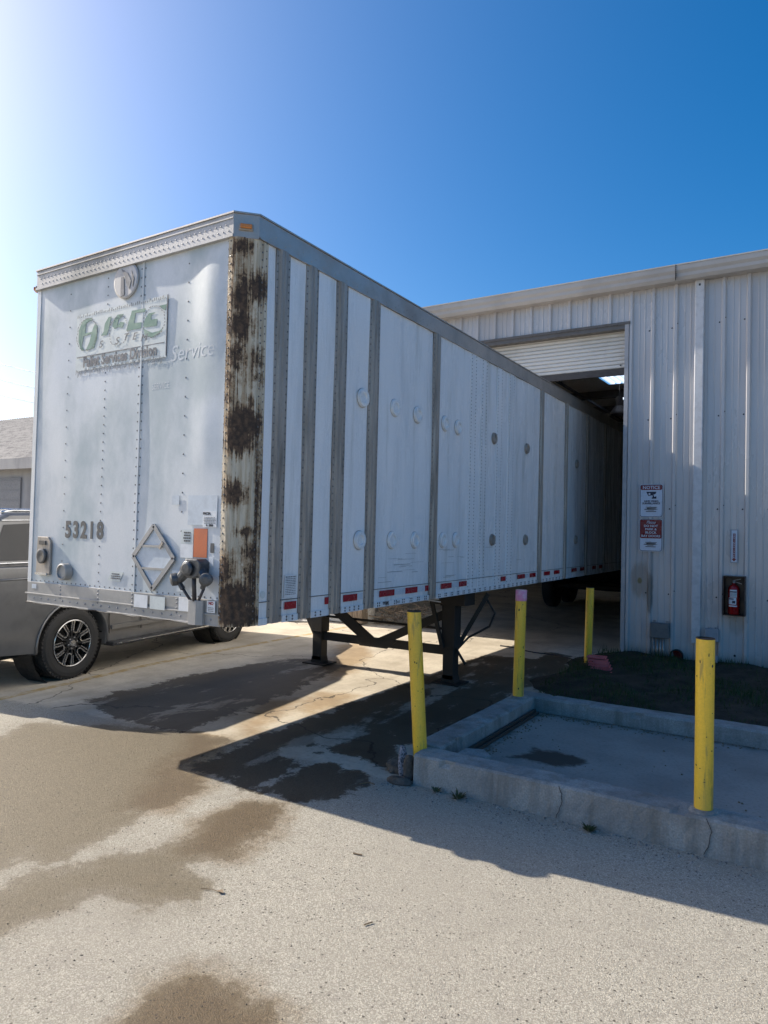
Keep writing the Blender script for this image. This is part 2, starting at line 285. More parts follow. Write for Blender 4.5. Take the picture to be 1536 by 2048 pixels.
# ------------------------------------------------------------------ mesh helpers
ORIGIN = {}
class MB:
    """collects shapes in world (or table) coordinates, one mesh object per build"""
    def __init__(s, T=None): s.v = []; s.f = []; s.mi = []; s.T = T; s.attr = {}; s.m = 0
    def add(s, vs, fs):
        o = len(s.v); s.v += [tuple(p) for p in vs]; s.f += [tuple(i + o for i in f) for f in fs]; s.mi += [s.m] * len(fs); return s
    def box(s, x0, x1, y0, y1, z0, z1):
        v = [(x, y, z) for z in (z0, z1) for y in (y0, y1) for x in (x0, x1)]
        return s.add(v, [(0, 2, 3, 1), (4, 5, 7, 6), (0, 1, 5, 4), (2, 6, 7, 3), (0, 4, 6, 2), (1, 3, 7, 5)])
    def tube(s, p, q, r, n=10, r2=None, caps=True):
        p = Vector(p); q = Vector(q); d = (q - p).normalized(); r2 = r if r2 is None else r2
        a = d.orthogonal().normalized(); b = d.cross(a)
        vs = [c + (a * math.cos(t) + b * math.sin(t)) * rr for c, rr in ((p, r), (q, r2)) for t in [2 * math.pi * i / n for i in range(n)]]
        fs = [(i, (i + 1) % n, n + (i + 1) % n, n + i) for i in range(n)]
        if caps: fs += [tuple(range(n - 1, -1, -1)), tuple(range(n, 2 * n))]
        return s.add(vs, fs)
    def path(s, pts, r, n=8):
        pts = [Vector(p) for p in pts]; rings = []
        up = None
        for i, p in enumerate(pts):
            d = (pts[min(i + 1, len(pts) - 1)] - pts[max(i - 1, 0)]).normalized()
            if up is None: up = d.orthogonal().normalized()
            up = (up - d * up.dot(d)).normalized(); b = d.cross(up)
            rings.append([p + (up * math.cos(t) + b * math.sin(t)) * r for t in [2 * math.pi * k / n for k in range(n)]])
        vs = [v for rg in rings for v in rg]
        fs = [(j * n + i, j * n + (i + 1) % n, (j + 1) * n + (i + 1) % n, (j + 1) * n + i) for j in range(len(rings) - 1) for i in range(n)]
        fs += [tuple(range(n - 1, -1, -1)), tuple(range((len(rings) - 1) * n, len(rings) * n))]
        return s.add(vs, fs)
    def beam(s, p, q, w, h, up=(0, 0, 1)):
        p = Vector(p); q = Vector(q); d = (q - p).normalized(); up = Vector(up)
        a = d.cross(up).normalized() * w / 2; b = a.normalized().cross(d).normalized() * h / 2
        vs = [c + sa * a + sb * b for c in (p, q) for sa, sb in ((-1, -1), (1, -1), (1, 1), (-1, 1))]
        return s.add(vs, [(3, 2, 1, 0), (4, 5, 6, 7), (0, 1, 5, 4), (1, 2, 6, 5), (2, 3, 7, 6), (3, 0, 4, 7)])
    def prism(s, poly, d):
        """poly: list of 3d points, extruded by vector d"""
        n = len(poly); d = Vector(d); vs = [Vector(p) for p in poly] + [Vector(p) + d for p in poly]
        return s.add(vs, [tuple(range(n - 1, -1, -1)), tuple(range(n, 2 * n))] + [(i, (i + 1) % n, n + (i + 1) % n, n + i) for i in range(n)])
    def lathe(s, prof, c, axis, n=24, close=False, cap=True):
        """prof: (radius, along-axis) pairs"""
        c = Vector(c); ax = Vector(axis).normalized(); a = ax.orthogonal().normalized(); b = ax.cross(a)
        vs = [c + ax * h + (a * math.cos(t) + b * math.sin(t)) * r for r, h in prof for t in [2 * math.pi * i / n for i in range(n)]]
        k = len(prof)
        fs = [(j * n + i, j * n + (i + 1) % n, ((j + 1) % k) * n + (i + 1) % n, ((j + 1) % k) * n + i) for j in range(k if close else k - 1) for i in range(n)]
        if not close and cap:
            if prof[0][0] > 1e-4: fs.append(tuple(range(n - 1, -1, -1)))
            if prof[-1][0] > 1e-4: fs.append(tuple(range((k - 1) * n, k * n)))
        return s.add(vs, fs)
    def dome(s, c, nrm, r, h=None, n=6):
        h = h or r * .6; c = Vector(c); nrm = Vector(nrm).normalized(); a = nrm.orthogonal().normalized(); b = nrm.cross(a)
        vs = [c + (a * math.cos(t) + b * math.sin(t)) * rr + nrm * hh for rr, hh in ((r, 0), (r * .62, h * .8)) for t in [2 * math.pi * i / n for i in range(n)]] + [c + nrm * h]
        fs = [(i, (i + 1) % n, n + (i + 1) % n, n + i) for i in range(n)] + [(n + i, n + (i + 1) % n, 2 * n) for i in range(n)]
        return s.add(vs, fs)
    def grid(s, P, nu, nv):
        vs = [P(i / nu, j / nv) for j in range(nv + 1) for i in range(nu + 1)]
        return s.add(vs, [(j * (nu + 1) + i, j * (nu + 1) + i + 1, (j + 1) * (nu + 1) + i + 1, (j + 1) * (nu + 1) + i) for j in range(nv) for i in range(nu)])
    def build(s, name, mats, parent=None, smooth=False, bevel=0, loc=None, fix=True):
        vs = [Vector(s.T(*v)) if s.T else Vector(v) for v in s.v]
        if parent is not None: base = parent.matrix_world.translation if parent.type != 'MESH' else ORIGIN[parent.name]
        elif loc is not None: base = Vector(loc)
        else: base = Vector((0, 0, 0))
        if parent is not None and parent.type == 'EMPTY': base = ORIGIN[parent.name]
        me = bpy.data.meshes.new(name); me.from_pydata([v - base for v in vs], [], s.f)
        mats = mats if isinstance(mats, (list, tuple)) else [mats]
        for m_ in mats: me.materials.append(M[m_] if isinstance(m_, str) else m_)
        me.polygons.foreach_set('material_index', s.mi)
        if fix:
            bm = bmesh.new(); bm.from_mesh(me)
            bmesh.ops.recalc_face_normals(bm, faces=bm.faces); bm.to_mesh(me); bm.free()
        if smooth: me.polygons.foreach_set('use_smooth', [True] * len(me.polygons))
        for k, a in s.attr.items():
            at = me.attributes.new(k, 'FLOAT', 'POINT'); at.data.foreach_set('value', a)
        o = bpy.data.objects.new(name, me); COL.objects.link(o)
        if parent is not None: o.parent = parent
        else: o.location = base
        ORIGIN[o.name] = base
        if bevel:
            b = o.modifiers.new('bevel', 'BEVEL'); b.width = bevel; b.segments = 2; b.limit_method = 'ANGLE'; b.angle_limit = R_(40)
        if smooth and bevel == 0:
            pass
        return o
def merge(dst, mb, mat):
    """adds small surface detail to a part's own mesh"""
    me = dst.data; me.materials.append(M[mat]); mi = len(me.materials) - 1; base = ORIGIN[dst.name]
    vs = [Vector(mb.T(*v)) if mb.T else Vector(v) for v in mb.v]
    attrs = {}
    bm = bmesh.new(); bm.from_mesh(me); bv = [bm.verts.new(v - base) for v in vs]
    for f in mb.f:
        q = bm.faces.new([bv[i] for i in f]); q.material_index = mi
    for lay in bm.verts.layers.float.values():
        for v in bv: v[lay] = 1.0
    bm.to_mesh(me); bm.free()
def empty(name, loc, label, cat, group=None):
    o = bpy.data.objects.new(name, None); COL.objects.link(o); o.location = loc; o.empty_display_size = .2
    ORIGIN[o.name] = Vector(loc); o['label'] = label; o['category'] = cat
    if group: o['group'] = group
    return o
def tag(o, label, cat, group=None, kind=None):
    o['label'] = label; o['category'] = cat
    if group: o['group'] = group
    if kind: o['kind'] = kind
    return o
def struct(o, kind='structure'): o['kind'] = kind; return o
_font = {}
def text(s, size, extr=.0008, shear=0, sx=1, bold=0.0, align='CENTER', sp=1.0):
    """returns verts/faces of lettering in the xy plane"""
    c = bpy.data.curves.new('t', 'FONT'); c.body = s; c.size = size; c.extrude = extr; c.shear = shear; c.offset = bold; c.align_x = align; c.align_y = 'CENTER'; c.space_character = sp
    c.resolution_u = 3
    o = bpy.data.objects.new('t', c); COL.objects.link(o)
    dg = bpy.context.evaluated_depsgraph_get(); me = bpy.data.meshes.new_from_object(o.evaluated_get(dg))
    vs = [(v.co.x * sx, v.co.y, v.co.z) for v in me.vertices]; fs = [tuple(p.vertices) for p in me.polygons]
    bpy.data.objects.remove(o); bpy.data.curves.remove(c); bpy.data.meshes.remove(me)
    return vs, fs
def put_text(mb, s, size, f, **k):
    """f(u, v, w) -> coordinates of a point u right, v up, w out of the surface"""
    vs, fs = text(s, size, **k); mb.add([f(*p) for p in vs], fs)
def poly_sdf(px, py, poly):
    P = np.array(poly, float); Q = np.roll(P, -1, 0); d = np.full(px.shape, 1e9); ins = np.zeros(px.shape, bool)
    for (x0, y0), (x1, y1) in zip(P, Q):
        ex, ey = x1 - x0, y1 - y0; wx, wy = px - x0, py - y0
        t = np.clip((wx * ex + wy * ey) / (ex * ex + ey * ey + 1e-12), 0, 1)
        d = np.minimum(d, (wx - ex * t) ** 2 + (wy - ey * t) ** 2)
        c = ((y0 > py) != (y1 > py)) & (px < (x1 - x0) * (py - y0) / ((y1 - y0) + 1e-12) + x0); ins ^= c
    d = np.sqrt(d); return np.where(ins, -d, d)

# ------------------------------------------------------------------ ground
def axis(lo, hi, fine0, fine1, st):
    a = list(np.arange(fine0, fine1, st)); x = fine0; s = st; left = []
    while x > lo: s *= 1.35; x -= s; left.append(x)
    x = a[-1]; s = st; right = []
    while x < hi: s *= 1.35; x += s; right.append(x)
    return np.array(left[::-1] + a + right)
GX = axis(-420, 420, -8.6, 1.6, .05); GY = axis(-60, 600, 1.0, 10.6, .05)
nx, ny = len(GX), len(GY)
XX, YY = np.meshgrid(GX, GY)
g = MB(); zz = np.zeros_like(XX)
me = bpy.data.meshes.new('ground')
vv = np.stack([XX.ravel(), YY.ravel(), zz.ravel()], 1)
idx = np.arange(nx * ny).reshape(ny, nx)
ff = np.stack([idx[:-1, :-1], idx[:-1, 1:], idx[1:, 1:], idx[1:, :-1]], -1).reshape(-1, 4)
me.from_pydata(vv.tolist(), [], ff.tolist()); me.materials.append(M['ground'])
ground = bpy.data.objects.new('ground', me); COL.objects.link(ground); struct(ground)
px, py = XX.ravel(), YY.ravel()
D1 = [(-4.67, 2.2), (-5.6, 3.0), (-5.9, 3.62), (-5.21, 4.0), (-4.82, 4.1), (-4.54, 4.31), (-4.1, 4.27), (-3.98, 3.63), (-3.74, 3.52), (-3.58, 3.51), (-3.48, 3.18), (-3.5, 2.92), (-3.47, 2.67), (-3.37, 2.53), (-3.38, 2.22), (-3.55, 2.18), (-3.5, 1.9), (-4.2, 1.5)]
D2 = [(-3.38, 1.92), (-3.36, 2.13), (-3.22, 2.43), (-3.04, 2.79), (-3.08, 3.18), (-3.13, 3.44), (-2.89, 3.55), (-2.73, 3.28), (-2.65, 2.81), (-2.77, 2.62), (-2.55, 2.54), (-2.5, 2.4), (-2.62, 2.2), (-2.87, 2.12), (-2.92, 1.87), (-2.97, 1.6), (-3.3, 1.5)]
D3 = [(-2.01, 1.2), (-2.09, 1.7), (-2.1, 1.82), (-2.11, 1.96), (-2.02, 2.05), (-1.91, 2.09), (-1.82, 2.07), (-1.74, 2.05), (-1.67, 2.03), (-1.59, 1.91), (-1.5, 1.5)]
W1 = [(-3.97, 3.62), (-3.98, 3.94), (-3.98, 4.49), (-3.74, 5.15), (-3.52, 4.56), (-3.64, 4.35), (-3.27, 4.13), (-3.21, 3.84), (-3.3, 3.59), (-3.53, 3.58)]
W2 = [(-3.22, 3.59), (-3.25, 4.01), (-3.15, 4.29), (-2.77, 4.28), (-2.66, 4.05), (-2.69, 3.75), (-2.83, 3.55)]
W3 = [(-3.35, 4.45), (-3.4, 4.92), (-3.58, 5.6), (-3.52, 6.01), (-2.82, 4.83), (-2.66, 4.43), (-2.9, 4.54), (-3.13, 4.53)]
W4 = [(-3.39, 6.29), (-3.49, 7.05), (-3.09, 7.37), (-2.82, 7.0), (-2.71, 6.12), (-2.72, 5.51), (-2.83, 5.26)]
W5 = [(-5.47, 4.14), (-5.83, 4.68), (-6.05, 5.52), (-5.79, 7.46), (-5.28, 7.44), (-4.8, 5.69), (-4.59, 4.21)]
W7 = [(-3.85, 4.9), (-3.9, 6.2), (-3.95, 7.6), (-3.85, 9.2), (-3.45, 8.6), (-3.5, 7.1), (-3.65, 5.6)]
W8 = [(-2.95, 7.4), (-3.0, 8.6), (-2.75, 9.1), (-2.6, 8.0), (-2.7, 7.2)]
SHADE9 = [(-4.0, 4.3), (-4.12, 9.3), (-3.0, 9.7), (-2.64, 8.2), (-2.62, 5.2), (-2.95, 4.95), (-3.25, 5.3), (-3.6, 4.9), (-3.55, 4.5)]  # shade under the trailer painted into the ground, joining up the wet patches
SHADE10 = [(-4.62, 4.2), (-5.5, 4.12), (-6.2, 4.4), (-6.3, 5.8), (-6.1, 7.4), (-5.2, 7.5), (-4.8, 5.9)]  # the SUV's cast shadow painted darker into the ground colour
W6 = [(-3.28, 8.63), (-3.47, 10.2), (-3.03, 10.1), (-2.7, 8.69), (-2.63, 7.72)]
T1 = [(-5.38, 7.35), (-6.18, 8.7), (-6.02, 9.14), (-5.36, 8.28), (-4.9, 7.13), (-4.85, 6.64)]
T2 = [(-4.32, 5.35), (-4.56, 6.07), (-4.16, 6.24), (-4.08, 5.77), (-4.07, 5.26)]
T3 = [(-4.32, 4.6), (-4.81, 5.47), (-4.53, 5.68), (-4.31, 5.12), (-4.05, 4.43)]
T4 = [(-3.15, 3.0), (-3.13, 3.44), (-2.89, 3.55), (-2.73, 3.28), (-2.65, 2.81), (-2.9, 2.7)]
T5 = [(-4.0, 3.4), (-4.5, 4.25), (-4.05, 4.2), (-3.6, 3.6), (-3.4, 3.0), (-3.7, 2.9)]
near = (px > -9.5) & (px < 2.5) & (py > .5) & (py < 11.5)
def addattr(name, polys):
    v = np.full(px.shape, 1.0); d = np.full(near.sum(), 1.0)
    for p in polys: d = np.minimum(d, poly_sdf(px[near], py[near], p))
    v[near] = np.clip(d, -1, 1); a = me.attributes.new(name, 'FLOAT', 'POINT'); a.data.foreach_set('value', v.astype(np.float32))
addattr('damp', [D1, D2, D3, T4]); addattr('wet_or_shade', [W1, W2, W3, W4, W5, W6, W7, W8, SHADE9, SHADE10]); addattr('tan', [T1, T2, T3, T4, T5, D3])
bk = np.clip(py - (4.25 + .12 * (px + 4.2) * (px < -4.2)), -1, 1); bk[px > -2.4] = -1
a = me.attributes.new('back', 'FLOAT', 'POINT'); a.data.foreach_set('value', bk.astype(np.float32))
lx = np.interp(py, [3.5, 4.26, 5.86, 7.29, 9.6], [-6.85, -6.95, -7.15, -7.2, -7.2])
ln = np.clip(np.maximum(np.abs(px - lx) - .055, np.maximum(3.3 - py, py - 10.3)), -1, 1); ln[~near] = 1
a = me.attributes.new('line', 'FLOAT', 'POINT'); a.data.foreach_set('value', ln.astype(np.float32))

# pad inside the kerb
def sheet(name, x0, x1, y0, y1, z, st, mat, fns):
    nx_, ny_ = int((x1 - x0) / st) + 1, int((y1 - y0) / st) + 1
    X, Y = np.meshgrid(np.linspace(x0, x1, nx_), np.linspace(y0, y1, ny_)); X = X.ravel(); Y = Y.ravel()
    mb = MB(); mb.v = [(float(a_), float(b_), z) for a_, b_ in zip(X, Y)]
    i = np.arange(nx_ * ny_).reshape(ny_, nx_); mb.f = np.stack([i[:-1, :-1], i[:-1, 1:], i[1:, 1:], i[1:, :-1]], -1).reshape(-1, 4).tolist(); mb.mi = [0] * len(mb.f)
    for k, fn in fns.items(): mb.attr[k] = fn(X, Y).astype(np.float32)
    return mb.build(name, mat, fix=False)
ST = [(-2.03, 5.0), (-1.93, 5.2), (-1.95, 5.42), (-1.80, 5.40), (-1.52, 5.36), (-1.40, 5.22), (-1.62, 5.05), (-1.85, 5.03)]
pad = struct(sheet('pad_surface', -2.30, 8.0, 4.5, 6.52, .075, .05, 'pad', {
    'wet_or_shade': lambda X, Y: np.clip(poly_sdf(X, Y, ST), -1, 1), 'edge': lambda X, Y: np.minimum(np.minimum(X + 2.28, 6.50 - Y), 1)}))
# kerb: three runs
def kerb_run(name, x0, x1, y0, y1, z0, z1, axisx, label, seed):
    r_ = random.Random(seed); mb = MB()
    L = (x1 - x0) if axisx else (y1 - y0); n_ = int(L / .04)
    prof = []
    a0, a1 = (y0, y1) if axisx else (x0, x1)
    c_ = .014
    base = [(a0, z0), (a0, z0 + (z1 - z0) * .25), (a0, z0 + (z1 - z0) * .5), (a0, z0 + (z1 - z0) * .75), (a0, z1 - c_), (a0 + c_, z1), (a0 + (a1 - a0) * .5, z1 + .002), (a1 - c_, z1), (a1, z1 - c_), (a1, z0 + (z1 - z0) * .5), (a1, z0)]
    k = len(base); w = [r_.uniform(0, 6.28) for _ in range(6)]
    chips = [(r_.uniform(0, L), r_.choice((4, 5, 7, 8)), r_.uniform(.01, .024)) for _ in range(int(L * 3.2))]
    for i in range(n_ + 1):
        s_ = L * i / n_
        for j, (a_, z_) in enumerate(base):
            d = .002 * math.sin(s_ * 2.1 + w[0]) + .0012 * math.sin(s_ * 9 + w[1] + j) + r_.uniform(-.0022, .0022)
            dz = .003 * math.sin(s_ * 3 + w[2]) + r_.uniform(-.0015, .0015) if j in (4, 5, 6, 7, 8) else 0
            for cs, cj, cd in chips:
                if cj == j and abs(cs - s_) < .035: d += cd * (1 if a_ <= (a0 + a1) / 2 else -1); dz -= cd * .6
            if axisx: mb.v.append((x0 + s_, a_ + d, z_ + dz))
            else: mb.v.append((a_ + d, y0 + s_, z_ + dz))
    for i in range(n_):
        for j in range(k - 1): mb.f.append((i * k + j, i * k + j + 1, (i + 1) * k + j + 1, (i + 1) * k + j))
    mb.f += [tuple(range(k)), tuple(range(n_ * k, (n_ + 1) * k))]; mb.mi = [0] * len(mb.f)
    return mb
root = empty('concrete_kerb', (-1, 5.4, 0), 'raised concrete kerb framing the shaded pad in front of the warehouse wall', 'kerb')
kerb_run('k', -2.40, 8.0, 4.30, 4.52, -.02, .212, True, '', 1).build('front_run', 'concrete', root)
kerb_run('k', -2.52, -2.30, 4.524, 6.46, -.02, .214, False, '', 2).build('side_run', 'concrete', root)
kerb_run('k', -2.50, 8.0, 6.464, 6.67, -.02, .21, True, '', 3).build('back_run', 'concrete', root)
mb = MB()
for x_, zt in ((-1.36, .212), (-.52, .212), (.7, .212)):
    mb.path([(x_ + .02 * math.sin(t * 4) + .006 * rnd.uniform(-1, 1), 4.293, zt - .2 * t) for t in [i / 9 for i in range(10)]], .0022, 4)
mb.build('joint_crack', 'ink', root)
# iron edging along the inside of the side run, a fallen chunk and the broken kerb corner
mb = MB(); mb.box(-2.285, -2.262, 4.72, 6.4, .078, .112); mb.box(-2.262, -2.235, 4.72, 6.4, .078, .086); mb.box(-2.235, -2.226, 4.74, 6.38, .078, .1)
tag(mb.build('iron_edging', 'rust_iron', loc=(-2.26, 5.5, .08)), 'rusty iron edging strip along the inside of the kerb', 'edging')
def rock(name, c, r, mat, seed, sq=(1, 1, 1), sub=2, amt=.25):
    r_ = random.Random(seed); bm = bmesh.new(); bmesh.ops.create_icosphere(bm, subdivisions=sub, radius=1)
    for v in bm.verts:
        f = 1 + r_.uniform(-amt, amt); v.co = Vector((v.co.x * sq[0] * f, v.co.y * sq[1] * f, v.co.z * sq[2] * f)) * r
    mb = MB(); mb.add([Vector(c) + v.co for v in bm.verts], [tuple(v.index for v in f.verts) for f in bm.faces]); bm.free()
    return mb
mb = MB(); mb.prism([(-2.24, 4.56, .08), (-2.05, 4.60, .08), (-2.02, 4.76, .08), (-2.12, 4.86, .08), (-2.25, 4.80, .08)], (0, .01, .075))
tag(mb.build('concrete_chunk', 'concrete', loc=(-2.15, 4.7, .08), bevel=.01), 'pale broken concrete block lying in the corner of the pad', 'rubble')

# bollards
def bollard(x, y, z0, h, lean, label, base_loc, extra=None):
    root = empty('bollard', (x, y, z0), label, 'bollard', 'yellow bollards')
    n_ = 24; mb = MB(); r0 = .051; lx_, ly_ = lean
    rings = 14
    for j in range(rings + 1):
        t = j / rings; z_ = z0 + h * t
        for i in range(n_):
            a_ = 2 * math.pi * i / n_; rr = r0 * (1 + .006 * math.sin(t * 9 + a_ * 2)); mb.v.append((x + lx_ * t + rr * math.cos(a_), y + ly_ * t + rr * math.sin(a_), z_))
    mb.f = [(j * n_ + i, j * n_ + (i + 1) % n_, (j + 1) * n_ + (i + 1) % n_, (j + 1) * n_ + i) for j in range(rings) for i in range(n_)]
    mb.mi = [0] * len(mb.f)
    pp = mb.build('pipe', 'yellow', root, smooth=True)
    rr_ = random.Random(int(abs(x) * 97)); sc = MB()
    for q in range(15):
        a0 = rr_.uniform(-2.6, .6); t0 = rr_.random() ** 1.3; w_ = rr_.uniform(.02, .16) if q % 5 else rr_.uniform(.1, .2); hz = rr_.uniform(.0015, .007) if q % 4 else rr_.uniform(.006, .018)
        pts_ = []
        for k in range(7):
            th = 2 * math.pi * k / 7; aa = a0 + w_ * math.cos(th) * rr_.uniform(.5, 1); zq = z0 + h * t0 * .97 + .01 + hz * math.sin(th) * rr_.uniform(.5, 1); tt = (zq - z0) / h
            pts_.append((x + lx_ * tt + (r0 + .0008) * math.cos(aa), y + ly_ * tt + (r0 + .0008) * math.sin(aa), zq))
        sc.add(pts_, [tuple(range(7))])
    merge(pp, sc, 'rust_iron')
    top = MB(); c = (x + lx_, y + ly_, z0 + h)
    top.lathe([(r0 + .0008, -.006), (r0 + .0012, .0), (r0 - .006, .001), (r0 - .008, -.05), (.0005, -.055)], c, (0, 0, 1), n_)
    top.build('open_rim' if not extra else 'cap', 'rust_iron' if extra != 'tape' else 'yellow', root)
    if extra == 'tape':
        tp = MB(); tp.lathe([(r0 + .002, -.105), (r0 + .003, -.10), (r0 + .003, -.004), (r0 + .001, 0)], c, (0, 0, 1), n_); tp.build('tape_band', 'pink', root, smooth=True)
    ft = MB(); rr_ = random.Random(int(x * 100)); ft.lathe([(r0 + .03, -.004), (r0 + .022, .008), (r0 + .002, .016)], (x, y, z0), (0, 0, 1), 18); ft.build('grout_collar', 'concrete', root)
    return root
b1 = bollard(-2.425, 4.46, .03, 1.155, (-.095, .01), 'yellow steel bollard leaning at the broken corner of the kerb, nearest the trailer', 0)
bollard(-2.42, 6.34, .214, 1.02, (.012, 0), 'yellow bollard with a pink band round its top, on the kerb corner', 0, 'tape')
bollard(-2.65, 9.50, .0, 1.055, (.02, 0), 'yellow bollard standing in the grass beside the roller door opening', 0)
bollard(-.556, 4.41, .212, .985, (0, 0), 'open topped yellow bollard standing on the front run of the kerb', 0)
# worn patches of brighter paint on the leaning bollard
mb = MB()
for i in range(6):
    pass
# rubble at the foot of the leaning bollard
tag(rock('r', (-2.545, 4.40, .09), .11, 'stone', 5, (.33, .33, 1.25), 2, .08).build('upright_stone', 'stone', loc=(-2.545, 4.4, 0)), 'speckled upright stone beside the foot of the leaning bollard', 'stone')
mbs = [rock('r', (-2.47, 4.36, .07), .085, 'rubble', 11, (.55, .5, 1.35), 2, .15), rock('r', (-2.62, 4.46, .03), .1, 'rubble', 12, (.9, .8, .6), 2, .2), rock('r', (-2.50, 4.27, .01), .09, 'rubble', 13, (1.1, .55, .35), 2, .22)]
mm = MB()
for q in mbs: mm.add(q.v, q.f)
tag(mm.build('broken_concrete', 'rubble', loc=(-2.5, 4.38, 0)), 'brown broken concrete lump round the foot of the leaning bollard', 'rubble')

# soil and grass behind the kerb
def soil_z(X, Y): return .03 + .05 * np.clip((Y - 7.5) / 3, 0, 1) + .012 * np.sin(X * 5 + Y * 3) + .01 * np.sin(X * 13 - Y * 9)
nx_, ny_ = 130, 50
Xs = np.linspace(-2.95, 9, nx_); Ys = np.linspace(6.66, 10.53, ny_); X, Y = np.meshgrid(Xs, Ys)
edge = np.clip((X + 2.95 - .35 * np.clip(7.9 - Y, 0, 1.2) + .1 * np.sin(Y * 4)) / .4, 0, 1)
Z = soil_z(X, Y) * edge - .012 * (1 - edge)
mb = MB(); mb.v = np.stack([X.ravel(), Y.ravel(), Z.ravel()], 1).tolist(); i = np.arange(nx_ * ny_).reshape(ny_, nx_)
mb.f = np.stack([i[:-1, :-1], i[:-1, 1:], i[1:, 1:], i[1:, :-1]], -1).reshape(-1, 4).tolist(); mb.mi = [0] * len(mb.f)
struct(mb.build('soil_verge', 'soil', fix=False, smooth=True))
npr = np.random.RandomState(3); N = 46000
gx = npr.uniform(-2.8, 7, N) ; gy = npr.uniform(6.7, 10.5, N)
clump = np.sin(gx * 3.1 + 1) * np.sin(gy * 2.7) + np.sin(gx * 7.3 + gy * 5.1) * .5 + npr.normal(0, .5, N)
keep = (clump > -.35) & (gx > -2.75 + .35 * np.clip(7.9 - gy, 0, 1.2)) ; gx = gx[keep]; gy = gy[keep]; n_ = len(gx)
gz = soil_z(gx, gy) - .008; hh = npr.uniform(.03, .09, n_) * np.where(gy > 10.25, 1.5, 1) * np.clip(.55 + .5 * clump[keep], .4, 1.7); an = npr.uniform(0, 6.28, n_); ln_ = npr.uniform(.01, .05, n_); wd = npr.uniform(.003, .006, n_)
ca, sa = np.cos(an), np.sin(an)
p0 = np.stack([gx - sa * wd, gy + ca * wd, gz], 1); p1 = np.stack([gx + sa * wd, gy - ca * wd, gz], 1); p2 = np.stack([gx + ca * ln_, gy + sa * ln_, gz + hh], 1)
me2 = bpy.data.meshes.new('grass'); me2.from_pydata(np.stack([p0, p1, p2], 1).reshape(-1, 3).tolist(), [], np.arange(3 * n_).reshape(-1, 3).tolist()); me2.materials.append(M['grass'])
go = bpy.data.objects.new('grass', me2); COL.objects.link(go); tag(go, 'short dark grass and weeds growing between kerb and warehouse wall', 'grass', kind='stuff')
# weeds along the kerb foot
def weed(x, y, z, r_, n_, label):
    mb = MB()
    for i in range(n_):
        a_ = rnd.uniform(0, 6.28); h = rnd.uniform(.3, 1) * r_; l_ = rnd.uniform(.3, 1) * r_; w = .006
        d = Vector((math.cos(a_), math.sin(a_), 0)); s_ = Vector((-d.y, d.x, 0)) * w; o = Vector((x, y, z)) + d * .01
        mb.add([o, o + d * l_ * .5 + s_ + Vector((0, 0, h * .7)), o + d * l_ + Vector((0, 0, h)), o + d * l_ * .5 - s_ + Vector((0, 0, h * .7))], [(0, 1, 2, 3)])
    return tag(mb.build('weed', 'weed', loc=(x, y, z), fix=False), label, 'weed', 'weeds along the kerb foot')
weed(-2.02, 4.24, 0, .06, 40, 'small dry weed at the kerb foot nearest the leaning bollard')
weed(-1.16, 4.25, 0, .05, 50, 'flat dark weed tuft midway along the foot of the front kerb')
weed(-2.2, 4.26, 0, .035, 24, 'tiny weed sprig at the kerb foot just right of the broken concrete')
# loose chips
def chips(name, pts, lo, hi, mat, label, seed=1):
    r_ = random.Random(seed); mb = MB()
    for (x, y, z) in pts:
        s_ = r_.uniform(lo, hi); a_ = r_.uniform(0, 6.28); c, s2 = math.cos(a_), math.sin(a_)
        vs = [(x + s_ * (c * u - s2 * v), y + s_ * (s2 * u + c * v), z + w * s_) for u, v, w in ((1, 0, 0), (.2, .8, 0), (-.9, .3, 0), (-.4, -.8, 0), (.3, -.2, .8), (-.3, .2, .6))]
        mb.add(vs, [(0, 1, 4), (1, 5, 4), (1, 2, 5), (2, 3, 5), (3, 4, 5), (3, 0, 4)])
    return tag(mb.build(name, mat, fix=False), label, 'gravel', kind='stuff')
pts = [(rnd.uniform(-2.6, 1.5), 4.29 - abs(rnd.gauss(0, .10)), 0) for _ in range(700)]
chips('gravel', pts, .003, .010, 'gravelbits', 'loose gravel chips along the foot of the front kerb')
pts = [(rnd.uniform(-5, 1.0), rnd.uniform(1.6, 4.2), 0) for _ in range(900)]
chips('grit', pts, .0015, .0055, 'rubble', 'dark grit scattered over the pale foreground pavement', 2)
pts = [(-2.2 + abs(rnd.gauss(0, .9)), 6.44 - abs(rnd.gauss(0, .07)), .077) for _ in range(260)] + [(-2.2 + abs(rnd.gauss(0, .05)), rnd.uniform(4.7, 6.4), .077) for _ in range(120)] + [(rnd.uniform(-2.2, 1.5), rnd.uniform(4.6, 6.4), .077) for _ in range(60)]
chips('leaf_litter', pts, .004, .012, 'leaf', 'brown leaf litter gathered along the inner foot of the kerb', 5)
def twig(pts, r, label, mat='leaf'):
    mb = MB(); mb.path(pts, r, 5); return tag(mb.build('twig', mat, loc=pts[0]), label, 'twig', 'twigs on the pavement')
twig([(-2.55, 2.47, .006), (-2.5, 2.49, .008), (-2.44, 2.50, .005)], .002, 'thin curved twig beside the end of the damp patch')
mb = MB(); mb.add([(-2.47, 2.50, .006), (-2.45, 2.485, .014), (-2.425, 2.50, .006), (-2.45, 2.515, .012)], [(0, 1, 2, 3)])
tag(mb.build('leaf', 'leaf', loc=(-2.45, 2.5, 0), fix=False), 'small dry leaf at the tip of the curved twig', 'leaf')
twig([(-2.15, 3.2, .005), (-2.10, 3.21, .006)], .004, 'short dark stick lying in the sunlit pavement, farther of two')
twig([(-1.72, 2.66, .005), (-1.70, 2.70, .006)], .003, 'small dark stick lying in the sunlit pavement, nearer of two')
twig([(-2.70, 4.08, .005), (-2.66, 4.14, .006), (-2.61, 4.13, .006)], .004, 'bent dark twig in the shade left of the kerb corner')

